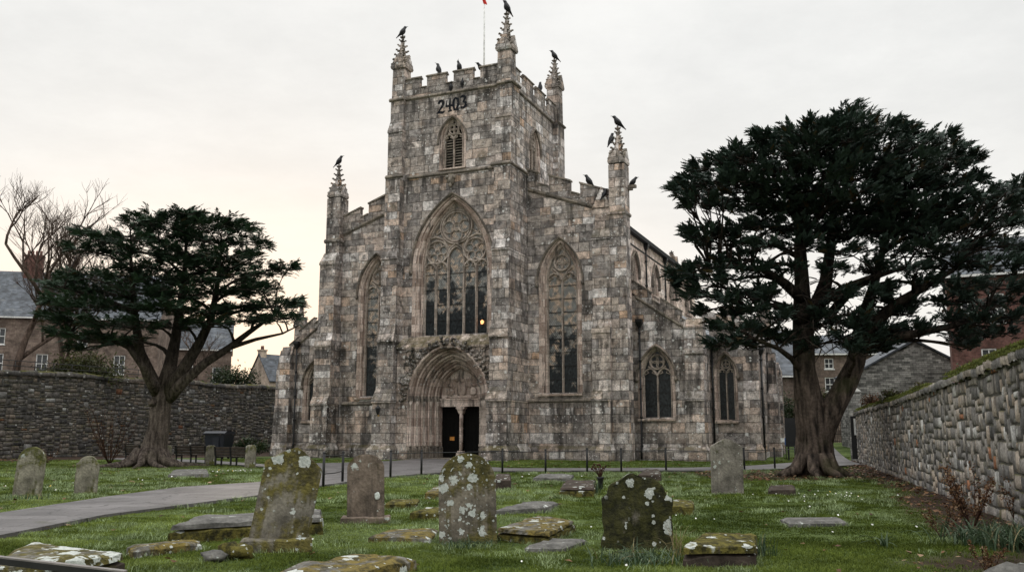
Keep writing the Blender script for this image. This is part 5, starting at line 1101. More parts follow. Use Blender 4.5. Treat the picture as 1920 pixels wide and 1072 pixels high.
def bare_tree(name, label, base, h, seed, group, levels=5, r0=.28, spread=.6, mat='bark_twig', lean=(0,0)):
    rs = random.Random(seed); root = thing(name, label, 'tree', base, 0, group); tb = MB(); cb = MB()
    def grow(p, d, L, r, lv):
        pts = [p]; q = p
        for k in range(4): d = (d+Vector((rs.uniform(-.16,.16), rs.uniform(-.16,.16), .05))).normalized(); q = q+d*L/4; pts.append(q)
        (tb if lv >= levels-1 else cb).tube(pts, [r, r*.9, r*.8, r*.7, r*.6], 8 if lv > 3 else 4 if lv > 1 else 3)
        if lv == 0: return
        for k in range(rs.choice((3,3,4)) if lv > 1 else 4):
            a = rs.uniform(0, 6.28); s = spread*rs.uniform(.6,1.3); t = rs.uniform(.35, 1.) if k else 1.
            b = pts[min(4, max(1, int(t*4)))]
            side = Vector((math.cos(a), math.sin(a), rs.uniform(-.1,.5))); grow(b, (d+side*s*1.2).normalized(), L*rs.uniform(.58,.8), r*rs.uniform(.52,.66), lv-1)
    grow(Vector((0,0,-.1)), Vector((lean[0],lean[1],1)).normalized(), h*.36, r0, levels)
    tb.build('trunk', M[mat], root); cb.build('branches', M[mat], root); return root
bare_tree('bare_tree', 'bare leafless tree at the picture edge, taller of those behind the rubble wall', (-38.3,70,5.6), 20, 5, 'bare trees behind the rubble wall', 6, .3, .62, lean=(.02,0))
bare_tree('bare_tree', 'slender bare tree in front of the brick chimney', (-37.2,75,5.4), 16.5, 9, 'bare trees behind the rubble wall', 6, .26, .5, lean=(.03,0))
bare_tree('bare_tree', 'low bare tree seen between the cedar limbs above the wall', (-30.5,88,5.4), 9, 14, 'bare trees behind the rubble wall', 4, .18, .7)
def bush(name, label, base, rx, ry, rz, n, mat, seed, leaf=.14, group=None, cat='shrub'):
    rg = np.random.default_rng(seed); root = thing(name, label, cat, base, 0, group); tb = MB(); L = []
    for i in range(9):
        a = rg.uniform(0, 6.28); e = Vector((rx*.7*math.cos(a), ry*.7*math.sin(a), rz*rg.uniform(.8,1.5))); tb.tube([(0,0,-.1), e*.5+Vector((0,0,.1)), e], [.06,.04,.015], 5)
    tb.build('stem', M['bark_twig'], root)
    k = 26; cs = rg.normal(0, 1, (k, 3)); cs /= np.linalg.norm(cs, axis=1)[:, None]; cs[:, 2] = np.abs(cs[:, 2])*.9; cs *= rg.uniform(.4, .85, k)[:, None]
    ci = rg.integers(0, k, n); P = (cs[ci]+rg.normal(0, .17, (n, 3)))*np.array([rx, ry, rz*1.25])+np.array([0, 0, rz*.35]); P[:, 2] = np.maximum(P[:, 2], .03)
    A = rg.normal(0, 1, (n, 3)); A /= np.linalg.norm(A, axis=1)[:, None]; B = np.cross(A, rg.normal(0, 1, (n, 3))); B /= np.linalg.norm(B, axis=1)[:, None]; s = leaf*rg.uniform(.6, 1.3, n)[:, None]
    V = np.stack([P-A*s, P+B*s*.4, P+A*s, P-B*s*.4], 1).reshape(-1, 3); T = np.zeros((n, 4, 3)); T[..., 0] = (np.clip(P[:, 2]/(rz*1.5), 0, 1)*.55+.45*rg.random(n))[:, None]; T[..., 1] = (rg.random(n) < .05)[:, None]*.7
    np_mesh('foliage', V, np.arange(n*4).reshape(-1, 4), M[mat], T.reshape(-1, 3), root, 4); return root
p = at(160, 700, 74); bush('evergreen_bush', 'wide olive green evergreen bush on top behind the rubble wall', (p.x, p.y, 5.3), 3.7, 2.5, 2.0, 5200, 'bush', 3)
p = at(440, 735, 92); bush('evergreen_bush', 'glossy dark evergreen bush above the wall beside the pale gabled cottage', (p.x, p.y, 5.2), 3., 2.4, 2.2, 4200, 'bush_dark', 5, .16)
p = at(470, 846, 66); bush('evergreen_bush', 'low dark bush at foot of the wall next to the bin', (p.x, p.y, 0), 1.35, 1.1, 1.0, 2200, 'bush_dark', 7, .12)
p = at(1660, 728, 48); bush('evergreen_bush', 'scrubby growth behind the mossy wall below the ruined gable', (p.x+.6, p.y, 1.6), 1.6, 1.2, 1.3, 1500, 'bush', 9, .1)
p = at(1560, 730, 82); bush('evergreen_bush', 'ochre leaved shrub in front of the slate roofed house', (p.x-.6, p.y, 2.6), 2.2, 1.2, 2.0, 2600, 'bush', 12, .13)
p = at(1462, 760, 80); bush('evergreen_bush', 'dark shrub between the chapel corner and the big trunk', (p.x+.6, p.y, .9), 1.8, 1.2, 3.0, 3000, 'bush_dark', 13, .13)
p = at(1800, 690, 40); bush('evergreen_bush', 'dark shrub hanging over top of the mossy wall by the red brick house', (p.x+1., p.y, 2.4), 1.3, 1.0, 1.0, 1800, 'bush_dark', 15, .1)

for i, (yb, l) in enumerate(((47, 'brown withered plant rooted on the far end of the mossy wall top'), (38, 'green ferny plant rooted on the mossy wall top before the ruined gable'), (29, 'small leafy sprig growing from the mossy wall coping'), (22, 'small fern tuft on the wall coping nearest the picture edge'))):
    bush('wall_plant', l, (float(wallx(yb))+.22, yb, rt(1-(57-yb)/48)+.12), (.75,.6,.4,.3)[i], .4, (.55,.4,.25,.2)[i], (700,600,300,260)[i], ('dry','bush','bush','strap')[i], 40+i, (.06,.06,.045,.045)[i], None, 'plant')
# ================================================================== HOUSES
def house(name, label, loc, rz, w, dp, eave, ridge, wall, roof='slate', wins=(), chims=(), gable_front=False, door=None, trim='white'):
    """front faces -y of the local frame; wins: (x, z, w, h) on the front"""
    root = thing(name, label, 'house', loc, R_(rz)); mb = MB(); h = w/2; d = dp
    mb.sheet(lambda x, z: (x, 0, z), [(-h,-1),(h,-1),(h,eave)]+([(0,ridge)] if gable_front else [])+[(-h,eave)], [[(x-a/2,z),(x+a/2,z),(x+a/2,z+b),(x-a/2,z+b)] for x, z, a, b in wins])
    mb.sheet(lambda x, z: (x, d, z), [(-h,-1),(h,-1),(h,eave)]+([(0,ridge)] if gable_front else [])+[(-h,eave)])
    for s in (-1, 1): mb.sheet(lambda y, z: (s*h, y, z), [(0,-1),(d,-1),(d,eave)]+([] if gable_front else [(d/2,ridge)])+[(0,eave)])
    mb.build('wall', M[wall], root); mb = MB(); o = .3
    if gable_front:
        k = (ridge-eave)/h
        for s in (-1, 1): mb.prism([(0,ridge+.05),(s*(h+o),eave-o*k+.05),(s*(h+o),eave-o*k+.2),(0,ridge+.22)], lambda p, q, t: (p, t, q), -.15, d+.15)
    else:
        k = (ridge-eave)/(d/2)
        for (y0, y1, s) in ((0,d/2,-1),(d,d/2,1)): mb.prism([(d/2,ridge+.05),(y0+s*o,eave-o*k+.05),(y0+s*o,eave-o*k+.2),(d/2,ridge+.22)], lambda p, q, t: (t, p, q), -h-.15, h+.15)
    rf = mb.build('roof', M[roof], root)
    if not gable_front: mb = MB(); mb.box(-h-.1, h+.1, -o-.14, -o-.02, eave-o*k-.02, eave-o*k+.14); mb.build('gutter', M[trim], root)
    for (x, y, zt, cwid, mat) in chims:
        mb = MB(); mb.box(x-cwid/2, x+cwid/2, y-.45, y+.45, eave, zt); mb.box(x-cwid/2-.09, x+cwid/2+.09, y-.54, y+.54, zt, zt+.2); ch_ = mb.build('chimney', M[mat], root)
        mb = MB()
        for i in range(max(2, int(cwid/.45))): q = x-cwid/2+.28+i*(cwid-.56)/max(1, int(cwid/.45)-1); mb.tube([(q,y,zt+.2),(q,y,zt+.5),(q,y,zt+.75)], [.17,.14,.15], 8)
        mb.build('chimney_pot', M['red_brick'], ch_)
    for x, z, a, b in wins:
        mb = MB(); f = .09
        for bx in ((x-a/2,x-a/2+f,z,z+b),(x+a/2-f,x+a/2,z,z+b),(x-a/2+f,x+a/2-f,z,z+f),(x-a/2+f,x+a/2-f,z+b-f,z+b)): mb.box(bx[0], bx[1], .05, .16, bx[2], bx[3])
        mb.box(x-a/2+f, x+a/2-f, .06, .15, z+b*.5-.04, z+b*.5+.04); mb.box(x-.03, x+.03, .07, .14, z+f, z+b-f); mb.box(x-a/2-.08, x+a/2+.08, -.07, .12, z-.12, z-.003)
        wo = mb.build('window', M['white'], root); mb = MB(); mb.box(x-a/2, x+a/2, .17, .2, z, z+b); mb.build('pane', M['pane'], wo)
    return root
p = at(60, 690, 100); house('stone_house', 'big stone house with tall red brick chimney behind the bare trees', (p.x+1, 100, 2), 12, 24, 12, 12.6, 18.3, 'house_stone', wins=[(-9,6.3,1.2,2.1),(-4.5,6.3,1.2,2.1),(0,6.3,1.2,2.1),(4,9.3,1.1,1.7),(-9,9.4,1.2,1.8),(-4.5,9.4,1.2,1.8),(8,6.3,1.2,2.1)], chims=[(-3.2,5.5,20.2,1.9,'red_brick')])
p = at(353, 690, 112); house('stone_house', 'brownish stone house glimpsed through the cedar limbs', (p.x, 112, 2), 17, 10, 8, 10.2, 13.8, 'house_stone', wins=[(-3,7,1.1,1.8),(0,7,1.1,1.8),(3.4,6.0,1.1,1.9)], chims=[(-2,5,15.6,1.5,'red_brick')])
p = at(505, 706, 130); house('cottage', 'pale gabled cottage with slate roof between bush and church', (p.x-1.6, 130, 2), -42, 5.6, 9, 7.3, 10.9, 'cream', wins=[(.2,4.6,.9,1.3)], chims=[(0,.5,11.5,.9,'cream'),(0,8.5,11.6,.8,'red_brick')], gable_front=True)
p = at(1398, 700, 86); house('slate_house', 'long slate roofed stone house seen between church and forked trunk', (p.x+2.2, 86, 1), -4, 6.6, 12, 6.2, 10.8, 'house_stone', wins=[(.72,3.9,.9,1.7),(-2.2,3.9,.9,1.7)])
p = at(1565, 700, 96); house('stone_house', 'tan stone house with two white sash windows seen through the trunk fork', (p.x+1.6, 96, 1), -3, 11, 9, 9.1, 11.3, 'house_stone', wins=[(-2.1,7.5,.95,1.1),(-2.1,5.1,1.05,1.5),(2.5,5.1,1.05,1.5)])
p = at(1702, 640, 70); house('ruined_gable', 'old grey rubble gable with sloping top behind the mossy wall', (p.x+.5, 70, .3), -6, 8.8, 6, 6.0, 8.4, 'rubble_house', gable_front=True)
p = at(1868, 640, 58); house('brick_house', 'dark red brick house behind the stone wall and the big crown', (p.x+3.2, 58, 0), -25, 11, 8, 12.2, 15, 'red_brick', wins=[(-4.3,8.9,.9,1.9),(-2.6,8.9,.9,1.9),(.3,8.9,.9,1.9),(-3.3,5.4,.9,1.8),(-1.5,5.4,.9,1.8)])
# ================================================================== CHURCHYARD FURNITURE
def bench_proto(loc, rz, label):
    r = thing('park_bench', label, 'bench', loc, R_(rz), 'slatted benches along the path')
    mb = MB()
    for y in (-.02, .12, .26, .4): mb.box(-.95, .95, y, y+.1, .42, .455)
    mb.build('seat', M['bench'], r); mb = MB()
    for z, y in ((.56,-.05),(.7,-.08),(.84,-.11)): mb.obox((0, y, z), (.95,0,0), (0,.015,.004), (0,-.01,.052))
    mb.build('backrest', M['bench'], r)
    for x in (-.88, 0, .88):
        mb = MB(); mb.box(x-.035, x+.035, -.06, .0, 0, .45); mb.box(x-.035, x+.035, .44, .5, 0, .42); mb.box(x-.035, x+.035, -.06, .5, .36, .415); mb.obox((x, -.1, .68), (.035,0,0), (0,.03,0), (0,-.05,.24))
        mb.build('leg', M['black'], r)
    for x in (-.88, .88):
        mb = MB(); mb.box(x-.04, x+.04, -.1, .5, .62, .665); mb.box(x-.03, x+.03, .44, .5, .42, .62); mb.build('armrest', M['black'], r)
    return r
M['bench'] = flat('weathered_bench_wood', (.07,.055,.045), .8, .2)
b0 = bench_proto((*on_ground(358, 867.5).xy, -.02), -12, 'dark slatted bench between the trunk side stone post and the bin'); b0.scale = (1.06,1.1,1.1)
for q, (px, py, rz, l) in enumerate(((433, 872, -16, 'dark slatted bench in front of bin between two stone posts'), (262, 864, -8, 'dark slatted bench half hidden behind the cedar trunk'))):
    dup(b0, (*on_ground(px, py).xy, -.02), R_(rz), l)
for px, py, h, l in ((312, 867, 1.0, 'short stone post beside the cedar trunk'), (394, 868.5, 1.02, 'stone post between the two slatted benches'), (469, 874.5, 1.1, 'stone post at the end of the benches, nearest the church')):
    g_ = on_ground(px, py); mb = MB(); rs = random.Random(px); rows = []
    for z, k in ((-.2,1.),(.3,1.02),(.6,.98),(h-.12,.95),(h-.03,.8),(h,.5)):
        rows.append([((.24*k)*x+.015*noise.noise(Vector((x*3,z*4,px))), (.15*k)*y, z) for x, y in ((-1,-1),(0,-1.1),(1,-1),(1,0),(1,1),(0,1),(-1,1),(-1,0),(-1,-1))])
    mb.strips(rows); mb.add(rows[-1][:8], [tuple(range(8))]); o = mb.build('stone_post', M['grave_green']); o.location = (g_.x, g_.y, 0); tag(o, l, 'post', 'short stone posts by the benches')
g_ = at(410, 850, 63.5); bn = thing('wheelie_bin', 'large black wheeled bin standing by the rubble wall behind the benches', 'bin', (g_.x, 63.5, 0), R_(-10))
M['bin'] = flat('black_blue_plastic', (.01,.013,.022), .45, .4)
mb = MB(); mb.frustum(0, 0, .16, 1.62, 1.2, 1.44); mb.box(-.12, .34, -.735, -.70, .3, 1.45); mb.build('body', M['bin'], bn)
mb = MB(); mb.prism([(-.8,1.64),(-.8,1.72),(-.5,1.86),(.5,1.86),(.78,1.74),(.78,1.64)], lambda p, q, t: (t, p, q), -.8, .8); mb.tube([(-.6,-.84,1.7),(.6,-.84,1.7)], .035, 6); mb.build('lid', M['bin'], bn)
for x in (-.5, .5):
    for y in (-.45, .45): mb = MB(); mb.tube([(x-.05,y,.1),(x+.05,y,.1)], .12, 12); mb.build('wheel', M['black'], bn)
# railing along the path
FP = [(606,909),(642,902),(732,894),(790,888.5),(942,884),(1023,884),(1101,883.5),(1165,882),(1249,881),(1336,880),(1396,879.5),(1453,877.5),(1492,873)]
g0 = on_ground(*FP[0]); rr = thing('iron_railing', 'low black railing of thin posts along the churchyard path', 'railing', (g0.x, g0.y, 0)); Q = [on_ground(*f)-Vector((g0.x, g0.y, 0)) for f in FP]
hs = [1.02,1.0,.98,.95,.98,.95,1.,.98,.98,.95,.97,.97,.97]
for q, h in zip(Q, hs): mb = MB(); mb.tube([q+Vector((0,0,-.1)), q+Vector((0,0,h))], .045, 8); mb.ball(q+Vector((0,0,h)), .055, .055, .05, 8, 4); mb.build('post', M['black'], rr)
for i in range(len(Q)-1):
    if i == 1: continue
    for k in ((.92, .35) if i == 0 else (.92,)):
        mb = MB(); mb.tube([Q[i]+Vector((0,0,hs[i]*k)), (Q[i]+Q[i+1])/2+Vector((0,0,(hs[i]+hs[i+1])/2*k-.02)), Q[i+1]+Vector((0,0,hs[i+1]*k))], .018, 5); mb.build('rail', M['black'], rr)
# metal handrail at the lower edge
hr = thing('metal_handrail', 'dark metal handrail with painted highlight along its top at the bottom edge', 'handrail', (-4.5, 6.2, 0)); a, b = at(-90, 1040, 6.6), at(235, 1078, 5.9)
a, b = a-hr.location, b-hr.location; M['steel'] = flat('lit_edge_steel', (.22,.2,.19), .35, .6)
mb = MB(); mb.obox((a+b)/2, (b-a)/2, Vector((.0,.03,0)), Vector((0,0,.02))); mb.build('rail', M['black'], hr); mb = MB(); mb.obox((a+b)/2+Vector((0,0,.0255)), (b-a)/2, Vector((0,.026,0)), Vector((0,0,.005))); mb.build('top_highlight', M['steel'], hr)  # paler strip paints the lit upper edge onto the dark rail
for q in (a, b): mb = MB(); mb.tube([(q.x,q.y,0),(q.x,q.y,q.z-.021)], .025, 8); mb.build('post', M['black'], hr)
# gate, boards and pillars down the lane
gy = 82.; gl_ = .9
pg = at(1564, 820, gy); pe = at(1593, 820, gy); gt = thing('iron_gate', 'black iron gate closing the lane beside the stone wall', 'gate', (pg.x, gy, gl_)); W_ = pe.x-pg.x+1.
mb = MB(); mb.box(-1, W_-1, -.03, .03, .14, .2); mb.box(-1, W_-1, -.03, .03, .75, .8); mb.box(-1, W_-1, -.03, .03, 1.5, 1.56); mb.build('gate_frame', M['black'], gt)
for i in range(14): mb = MB(); x = -1+.08+i*(W_-.16)/13; mb.tube([(x,0,.05),(x,0,1.72)], .022, 5); mb.build('bar', M['black'], gt)
for x, l in ((W_-.6, 0),): mb = MB(); mb.box(x-.22, x+.22, -.2, .2, -.2, 1.85); mb.frustum(x, 0, 1.85, 2.1, .56, .1); mb.build('gate_post', M['black'], gt)
pp = at(1606, 830, 58.5); mb = MB(); mb.box(-.3, .3, -.3, .3, -.2, 4.3); mb.frustum(0, 0, 4.3, 4.6, .8, .3); o = mb.build('stone_pillar', M['rubble_house']); o.location = (pp.x, 58.5, 0); tag(o, 'tall grey stone pillar at the end of the mossy wall', 'pillar')
pb = at(1607, 845, 56.4); nb_ = thing('notice_board', 'narrow black notice board with white poster standing against the pillar', 'notice board', (pb.x, 56.4, 0), R_(-18))
mb = MB(); mb.box(-.28, .28, -.06, .06, .15, 2.75); mb.build('board', M['black'], nb_); mb = MB(); mb.box(-.1, .2, -.075, -.062, 1.6, 2.6); mb.build('poster', M['white'], nb_)
pb = at(1487, 840, 60); nb_ = thing('notice_board', 'big black board on two legs beside the forked trunk', 'notice board', (pb.x, 60, 0), R_(-5))
mb = MB(); mb.box(-.45, .45, -.05, .05, .85, 2.7); mb.build('board', M['black'], nb_)
for x in (-.3, .3): mb = MB(); mb.box(x-.05, x+.05, -.045, .045, -.1, .85); mb.build('leg', M['black'], nb_)
M['blue'] = flat('blue_sign', (.03,.12,.4), .5)
pb = at(1473, 826, 61.5); sg_ = thing('blue_sign', 'small blue sign on a post beside the big black board', 'sign', (pb.x, 61.5, 0)); mb = MB(); mb.box(-.06, .42, -.02, .02, pb.z-.25, pb.z+.2); mb.build('sign_panel', M['blue'], sg_); mb = MB(); mb.box(-.34, -.065, -.015, .015, pb.z-.1, pb.z+.2); mb.build('white_panel', M['white'], sg_); mb = MB(); mb.tube([(.0,.04,0),(.0,.04,pb.z+.2)], .03, 6); mb.build('post', M['black'], sg_)
p = at(1851, 664, 20); mb = MB(); mb.ball((0,0,.06), .06, .06, .06, 10, 7); mb.tube([(0,0,.1),(0,0,.125)], .015, 6); o = mb.build('orange_ball', M['orange']); yb = 19.; o.location = (float(wallx(yb))+.25, yb, rt(1-(57-yb)/48)+.26); tag(o, 'small orange ball resting on the mossy wall top', 'ball')
# flower vase by the stepped grave
g_ = on_ground(1126, 914); vz = thing('flower_vase', 'dark metal grave vase with dried stems by the brown stepped grave', 'vase', (g_.x, g_.y, -.03)); mb = MB(); mb.tube([(0,0,0),(0,0,.14),(0,0,.3),(0,0,.36)], [.09,.07,.1,.13], 10); mb.build('vase', M['black'], vz); mb = MB(); rs = random.Random(3)
for i in range(11): d = Vector((rs.uniform(-.25,.25), rs.uniform(-.2,.2), rs.uniform(.25,.45))); mb.tube([(0,0,.3), d*.5+Vector((0,0,.34)), d+Vector((0,0,.3))], .012, 4); mb.ball(d+Vector((0,0,.3)), .035, .035, .04, 6, 4, .4, i)
mb.build('dried_stems', M['stem_red'], vz)
# ================================================================== PLANTS
def strap_plant(px, py, n, h, label, seed, mat='strap', wid=.022, spread=.12, lean=1., name='strap_leaf_plant', dry=0):
    g_ = on_ground(px, py); root = thing(name, label, 'plant', (g_.x, g_.y, float(gz(g_.x, g_.y))-.02)); rg = np.random.default_rng(seed); mbs = MB()
    for i in range(n):
        a = rg.uniform(0, 6.28); L = h*rg.uniform(.5, 1.15); le = lean*rg.uniform(.25, 1.2); w = wid*rg.uniform(.7, 1.2); b = Vector((rg.normal(0, spread), rg.normal(0, spread), 0)); d = Vector((math.cos(a), math.sin(a), 0)); s = Vector((-d.y, d.x, 0)); t0 = rg.random()*.7; rows = []
        isdry = dry and rg.random() < dry
        for k in range(7):
            t = k/6; q = b+d*(L*le*t**1.7*.75)+Vector((0,0,L*(t*1.1-le*.55*t**2.6))); ww = w*(1-t**2.2)*(.7+.6*t*(1-t)*2)+.001
            mbs.col = (min(1, t0+.3*t), 1. if isdry else .0, 0, 1); rows.append([tuple(q-s*ww), tuple(q+Vector((0,0,-.004))), tuple(q+s*ww)])
        st = len(mbs.v); mbs.strips(rows, smooth=True)
        for k in range(7):
            for m in range(3): mbs.c[st+k*3+m] = (min(1, t0+.3*k/6), .9 if isdry else 0, 0, 1)
    mbs.build('leaves', M[mat], root, True); return root
strap_plant(1850, 1012, 300, .5, 'broad clump of arching green strap leaves at foot of the wall by the red stems', 5, spread=.3, wid=.013, lean=1.3)
strap_plant(1905, 1020, 150, .5, 'second green strap leaf clump cut by the picture edge', 6, spread=.24, wid=.013, lean=1.2, dry=.15)
strap_plant(1658, 1018, 16, .34, 'small pale blue green strap leaf plant alone in the lawn before the leaf litter', 7, spread=.05, wid=.016, lean=1.3)
strap_plant(1196, 1048, 190, .34, 'long dark grass clump at foot of the black mossy headstone', 8, spread=.26, wid=.008, lean=1.4, name='long_grass_clump', dry=.06)
strap_plant(1270, 1040, 26, .5, 'tuft of dry straw stems between the black headstone and the mossy box slab', 9, spread=.09, wid=.005, lean=.9, name='dry_grass_tuft', dry=1.)
strap_plant(1432, 1036, 40, .36, 'green blades with pale tips beside the mossy box slab end', 10, spread=.09, wid=.007, lean=.8, name='long_grass_clump', dry=.1)
strap_plant(1118, 920, 36, .42, 'upright green spikes next to the dark grave vase', 11, spread=.08, wid=.012, lean=.5)
strap_plant(50, 932, 60, .26, 'grass clump at foot of the larger green headstone beside the path', 12, spread=.3, wid=.01, lean=1.2, name='long_grass_clump', dry=.2)
strap_plant(880, 1014, 130, .2, 'dark grass tuft in front of the lichen disc headstone', 13, spread=.22, wid=.007, lean=1.3, name='long_grass_clump')
def stem_shrub(px, py, n, h, label, seed, leafy, spread, mat='stem_red', leafmat='dry', name='red_stem_shrub'):
    g_ = on_ground(px, py); root = thing(name, label, 'shrub', (g_.x, g_.y, -.05)); rs = random.Random(seed); mb = MB(); P = []
    for i in range(n):
        a = rs.uniform(0, 6.28); d = Vector((math.cos(a)*spread, math.sin(a)*spread, 1)).normalized(); q = Vector((math.cos(a)*.06*rs.random(), math.sin(a)*.06*rs.random(), 0)); L = [q]; hh = h*rs.uniform(.55, 1.1)
        for k in range(6):
            d = (d+Vector((rs.uniform(-.14,.14), rs.uniform(-.14,.14), .06))).normalized(); q = q+d*hh/6; L.append(q)
            if k > 0:
                e = (d+Vector((rs.uniform(-1,1), rs.uniform(-1,1), .3))).normalized(); q2 = q+e*hh*rs.uniform(.1,.26); mb.tube([q, q.lerp(q2,.5)+Vector((0,0,.01)), q2], [.005*min(h,1.6),.004*min(h,1.6),.003*min(h,1.6)], 4); P += [q.lerp(q2, t) for t in (.5, .8, 1.)]
        hr_ = min(h, 1.6)**.8; mb.tube(L, [.014*hr_,.012*hr_,.011*hr_,.009*hr_,.007*hr_,.006*hr_,.005*hr_], 5); P += L[2:]
    mb.build('stem', M[mat], root)
    if leafy:
        rg = np.random.default_rng(seed); P = np.array([tuple(p) for p in P]); P = np.repeat(P, leafy, 0)+rg.normal(0, .03*h, (len(P)*leafy, 3)); k = len(P); A = rg.normal(0, 1, (k, 3)); A /= np.linalg.norm(A, axis=1)[:, None]; B = np.cross(A, rg.normal(0, 1, (k, 3))); B /= np.linalg.norm(B, axis=1)[:, None]; s = .03*h**.5*rg.uniform(.5, 1.2, k)[:, None]
        T = np.zeros((k, 4, 3)); T[..., 0] = rg.random(k)[:, None]; T[..., 1] = (rg.random(k) < .15)[:, None]
        np_mesh('leaves', np.stack([P-A*s, P+B*s*.5, P+A*s, P-B*s*.5], 1).reshape(-1, 3), np.arange(k*4).reshape(-1, 4), M[leafmat], T.reshape(-1, 3), root, 4)
stem_shrub(1822, 985, 13, 1.15, 'red brown stemmed shrub with withered leaves against the stone wall', 4, 4, .5)
stem_shrub(1765, 1000, 6, .75, 'thin sprawling red stem shrub at edge of the leaf litter', 6, 3, .8)
stem_shrub(1906, 975, 5, .8, 'withered brown plant at the picture edge below the stone wall', 8, 4, .4)
stem_shrub(1858, 1069, 5, .4, 'low russet seedling in the corner above the boulder', 9, 5, .7)
stem_shrub(205, 868, 22, 3.4, 'tall bare red stemmed shrub in front of the rubble wall', 10, 1, .6)
stem_shrub(90, 866, 9, 1.2, 'low bare shrub near the larger green headstone by the wall foot', 12, 1, .9)
p = at(1668, 742, 42); sroot = None
# ================================================================== GRASS, LEAVES, FLOWERS
def blocked(x, y):
    m = inpoly(x, y, PATH)
    for b in BLOCK:
        if b[0] == 'poly': m |= inpoly(x, y, b[1])
        else:
            cx, cy, a, d, r = b; dx, dy = x-cx, y-cy; u = dx*math.cos(r)+dy*math.sin(r); v = -dx*math.sin(r)+dy*math.cos(r); m |= (np.abs(u) < a) & (np.abs(v) < d)
    ci, si = math.cos(R_(23)), math.sin(R_(23)); dx, dy = x+4.426, y-62.994; u = dx*ci-dy*si; w = dx*si+dy*ci
    m |= (w > 3.2) & (np.abs(u) < 17.2); m |= (w > .8) & (np.abs(u) < 12.4); m |= (w > -1.9) & (np.abs(u) < 5.2); m |= (w > 5.2) & (u > 0) & (u < 21)
    m |= x > wallx(y)-.05; return m
def scatter(y0, y1, dens, seed, marg=.62):
    rg = np.random.default_rng(seed); n = int(dens*(y1-y0)*(y0+y1)/2*2*marg); y = np.sqrt(rg.uniform(y0**2, y1**2, n)); x = rg.uniform(-marg, marg, n)*y
    ok = ~blocked(x, y); so_ = soilmask(x, y); ok &= rg.random(n) > so_*.93
    return x[ok], y[ok], rg
LST = []
for (y0, y1, dens, nb, h, w, sd) in ((9.2,15,330,8,.075,.010,1),(15,24,170,7,.075,.013,2),(24,36,60,7,.08,.02,3),(36,64,18,8,.085,.032,4)):
    x, y, rg = scatter(y0, y1, dens, sd)
    cl = vnoise(x, y, .9, 21)*.6+vnoise(x, y, 2.6, 22)*.4; frost = vnoise(x, y, .25, 23)*.42+vnoise(x, y, .8, 24)*.3+vnoise(x, y, 2.2, 25)*.28
    hh = h*(.45+1.25*np.clip(cl-.25, 0, 1)); t = np.clip(.12+.75*frost+.25*(cl-.5), 0, 1)
    # tone of each tuft: paler where the dew lies
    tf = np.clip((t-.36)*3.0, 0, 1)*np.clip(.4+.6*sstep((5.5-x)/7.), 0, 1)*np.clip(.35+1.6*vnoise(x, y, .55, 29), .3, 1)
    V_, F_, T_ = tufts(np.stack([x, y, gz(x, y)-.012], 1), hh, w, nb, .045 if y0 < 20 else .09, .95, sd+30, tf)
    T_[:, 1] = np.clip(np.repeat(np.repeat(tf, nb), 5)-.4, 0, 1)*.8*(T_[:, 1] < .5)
    LST.append((V_, F_, T_))
# darker taller tussocks
x, y, rg = scatter(9.5, 45, 2.6, 60); k = vnoise(x, y, .5, 44) > .42; x, y = x[k], y[k]
LST.append(tufts(np.stack([x, y, gz(x, y)-.02], 1), np.where(y < 20, .13, .16), np.where(y < 20, .009, .016), 60, .1, 1.2, 61, np.zeros(len(x))+.05))
# long grass hugging the stones
E_ = []
for b in BLOCK:
    if b[0] == 'poly':
        q = b[1]
        for i in range(4):
            (ax, ay), (bx, by) = q[i], q[(i+1) % 4]; m = int(math.hypot(bx-ax, by-ay)*9)+1
            for j in range(m): t = (j+.5)/m; E_.append((ax+(bx-ax)*t, ay+(by-ay)*t))
    else:
        cx, cy, a, d, r = b
        for j in range(int(a*26)): t = -1+2*j/(a*26); E_.append((cx+t*a*math.cos(r)+(d+.02)*math.sin(r)*1, cy+t*a*math.sin(r)-(d+.02)*math.cos(r)))
E_ = np.array(E_)+RNG.normal(0, .03, (len(E_), 2)); LST.append(tufts(np.stack([E_[:, 0], E_[:, 1], gz(E_[:, 0], E_[:, 1])-.02], 1), .12, np.clip(E_[:, 1]*.0006, .008, .03), 14, .05, 1., 70, np.zeros(len(E_))+.15))
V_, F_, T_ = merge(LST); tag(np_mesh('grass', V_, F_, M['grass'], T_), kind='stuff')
# fallen leaves
rg = np.random.default_rng(90); y = np.sqrt(rg.uniform(9.5**2, 62**2, 60000)); x = rg.uniform(-.62, .62, 60000)*y; so_ = soilmask(x, y); k = (rg.random(60000) < so_*.6+.012) & ~blocked(x, y); x, y = x[k], y[k]; n = len(x)
a = rg.uniform(0, 6.28, n); s = np.clip(.028+.0012*y, 0, .075)*rg.uniform(.6, 1.5, n); d = np.stack([np.cos(a), np.sin(a)], 1)*s[:, None]; e = np.stack([-np.sin(a), np.cos(a)], 1)*s[:, None]*.55; z = gz(x, y)+.02+.03*rg.random(n)
P = np.stack([x, y], 1); V_ = np.zeros((n, 4, 3)); V_[:, 0, :2] = P-d; V_[:, 1, :2] = P+e; V_[:, 2, :2] = P+d; V_[:, 3, :2] = P-e; V_[..., 2] = z[:, None]+rg.uniform(-.3, 1., (n, 4))*s[:, None]*.7
T_ = np.zeros((n, 4, 3)); T_[..., 0] = rg.random(n)[:, None]; T_[..., 1] = (rg.random(n) < .2)[:, None]
tag(np_mesh('fallen_leaves', V_.reshape(-1, 3), np.arange(n*4).reshape(-1, 4), M['dry'], T_.reshape(-1, 3), k=4), kind='stuff')
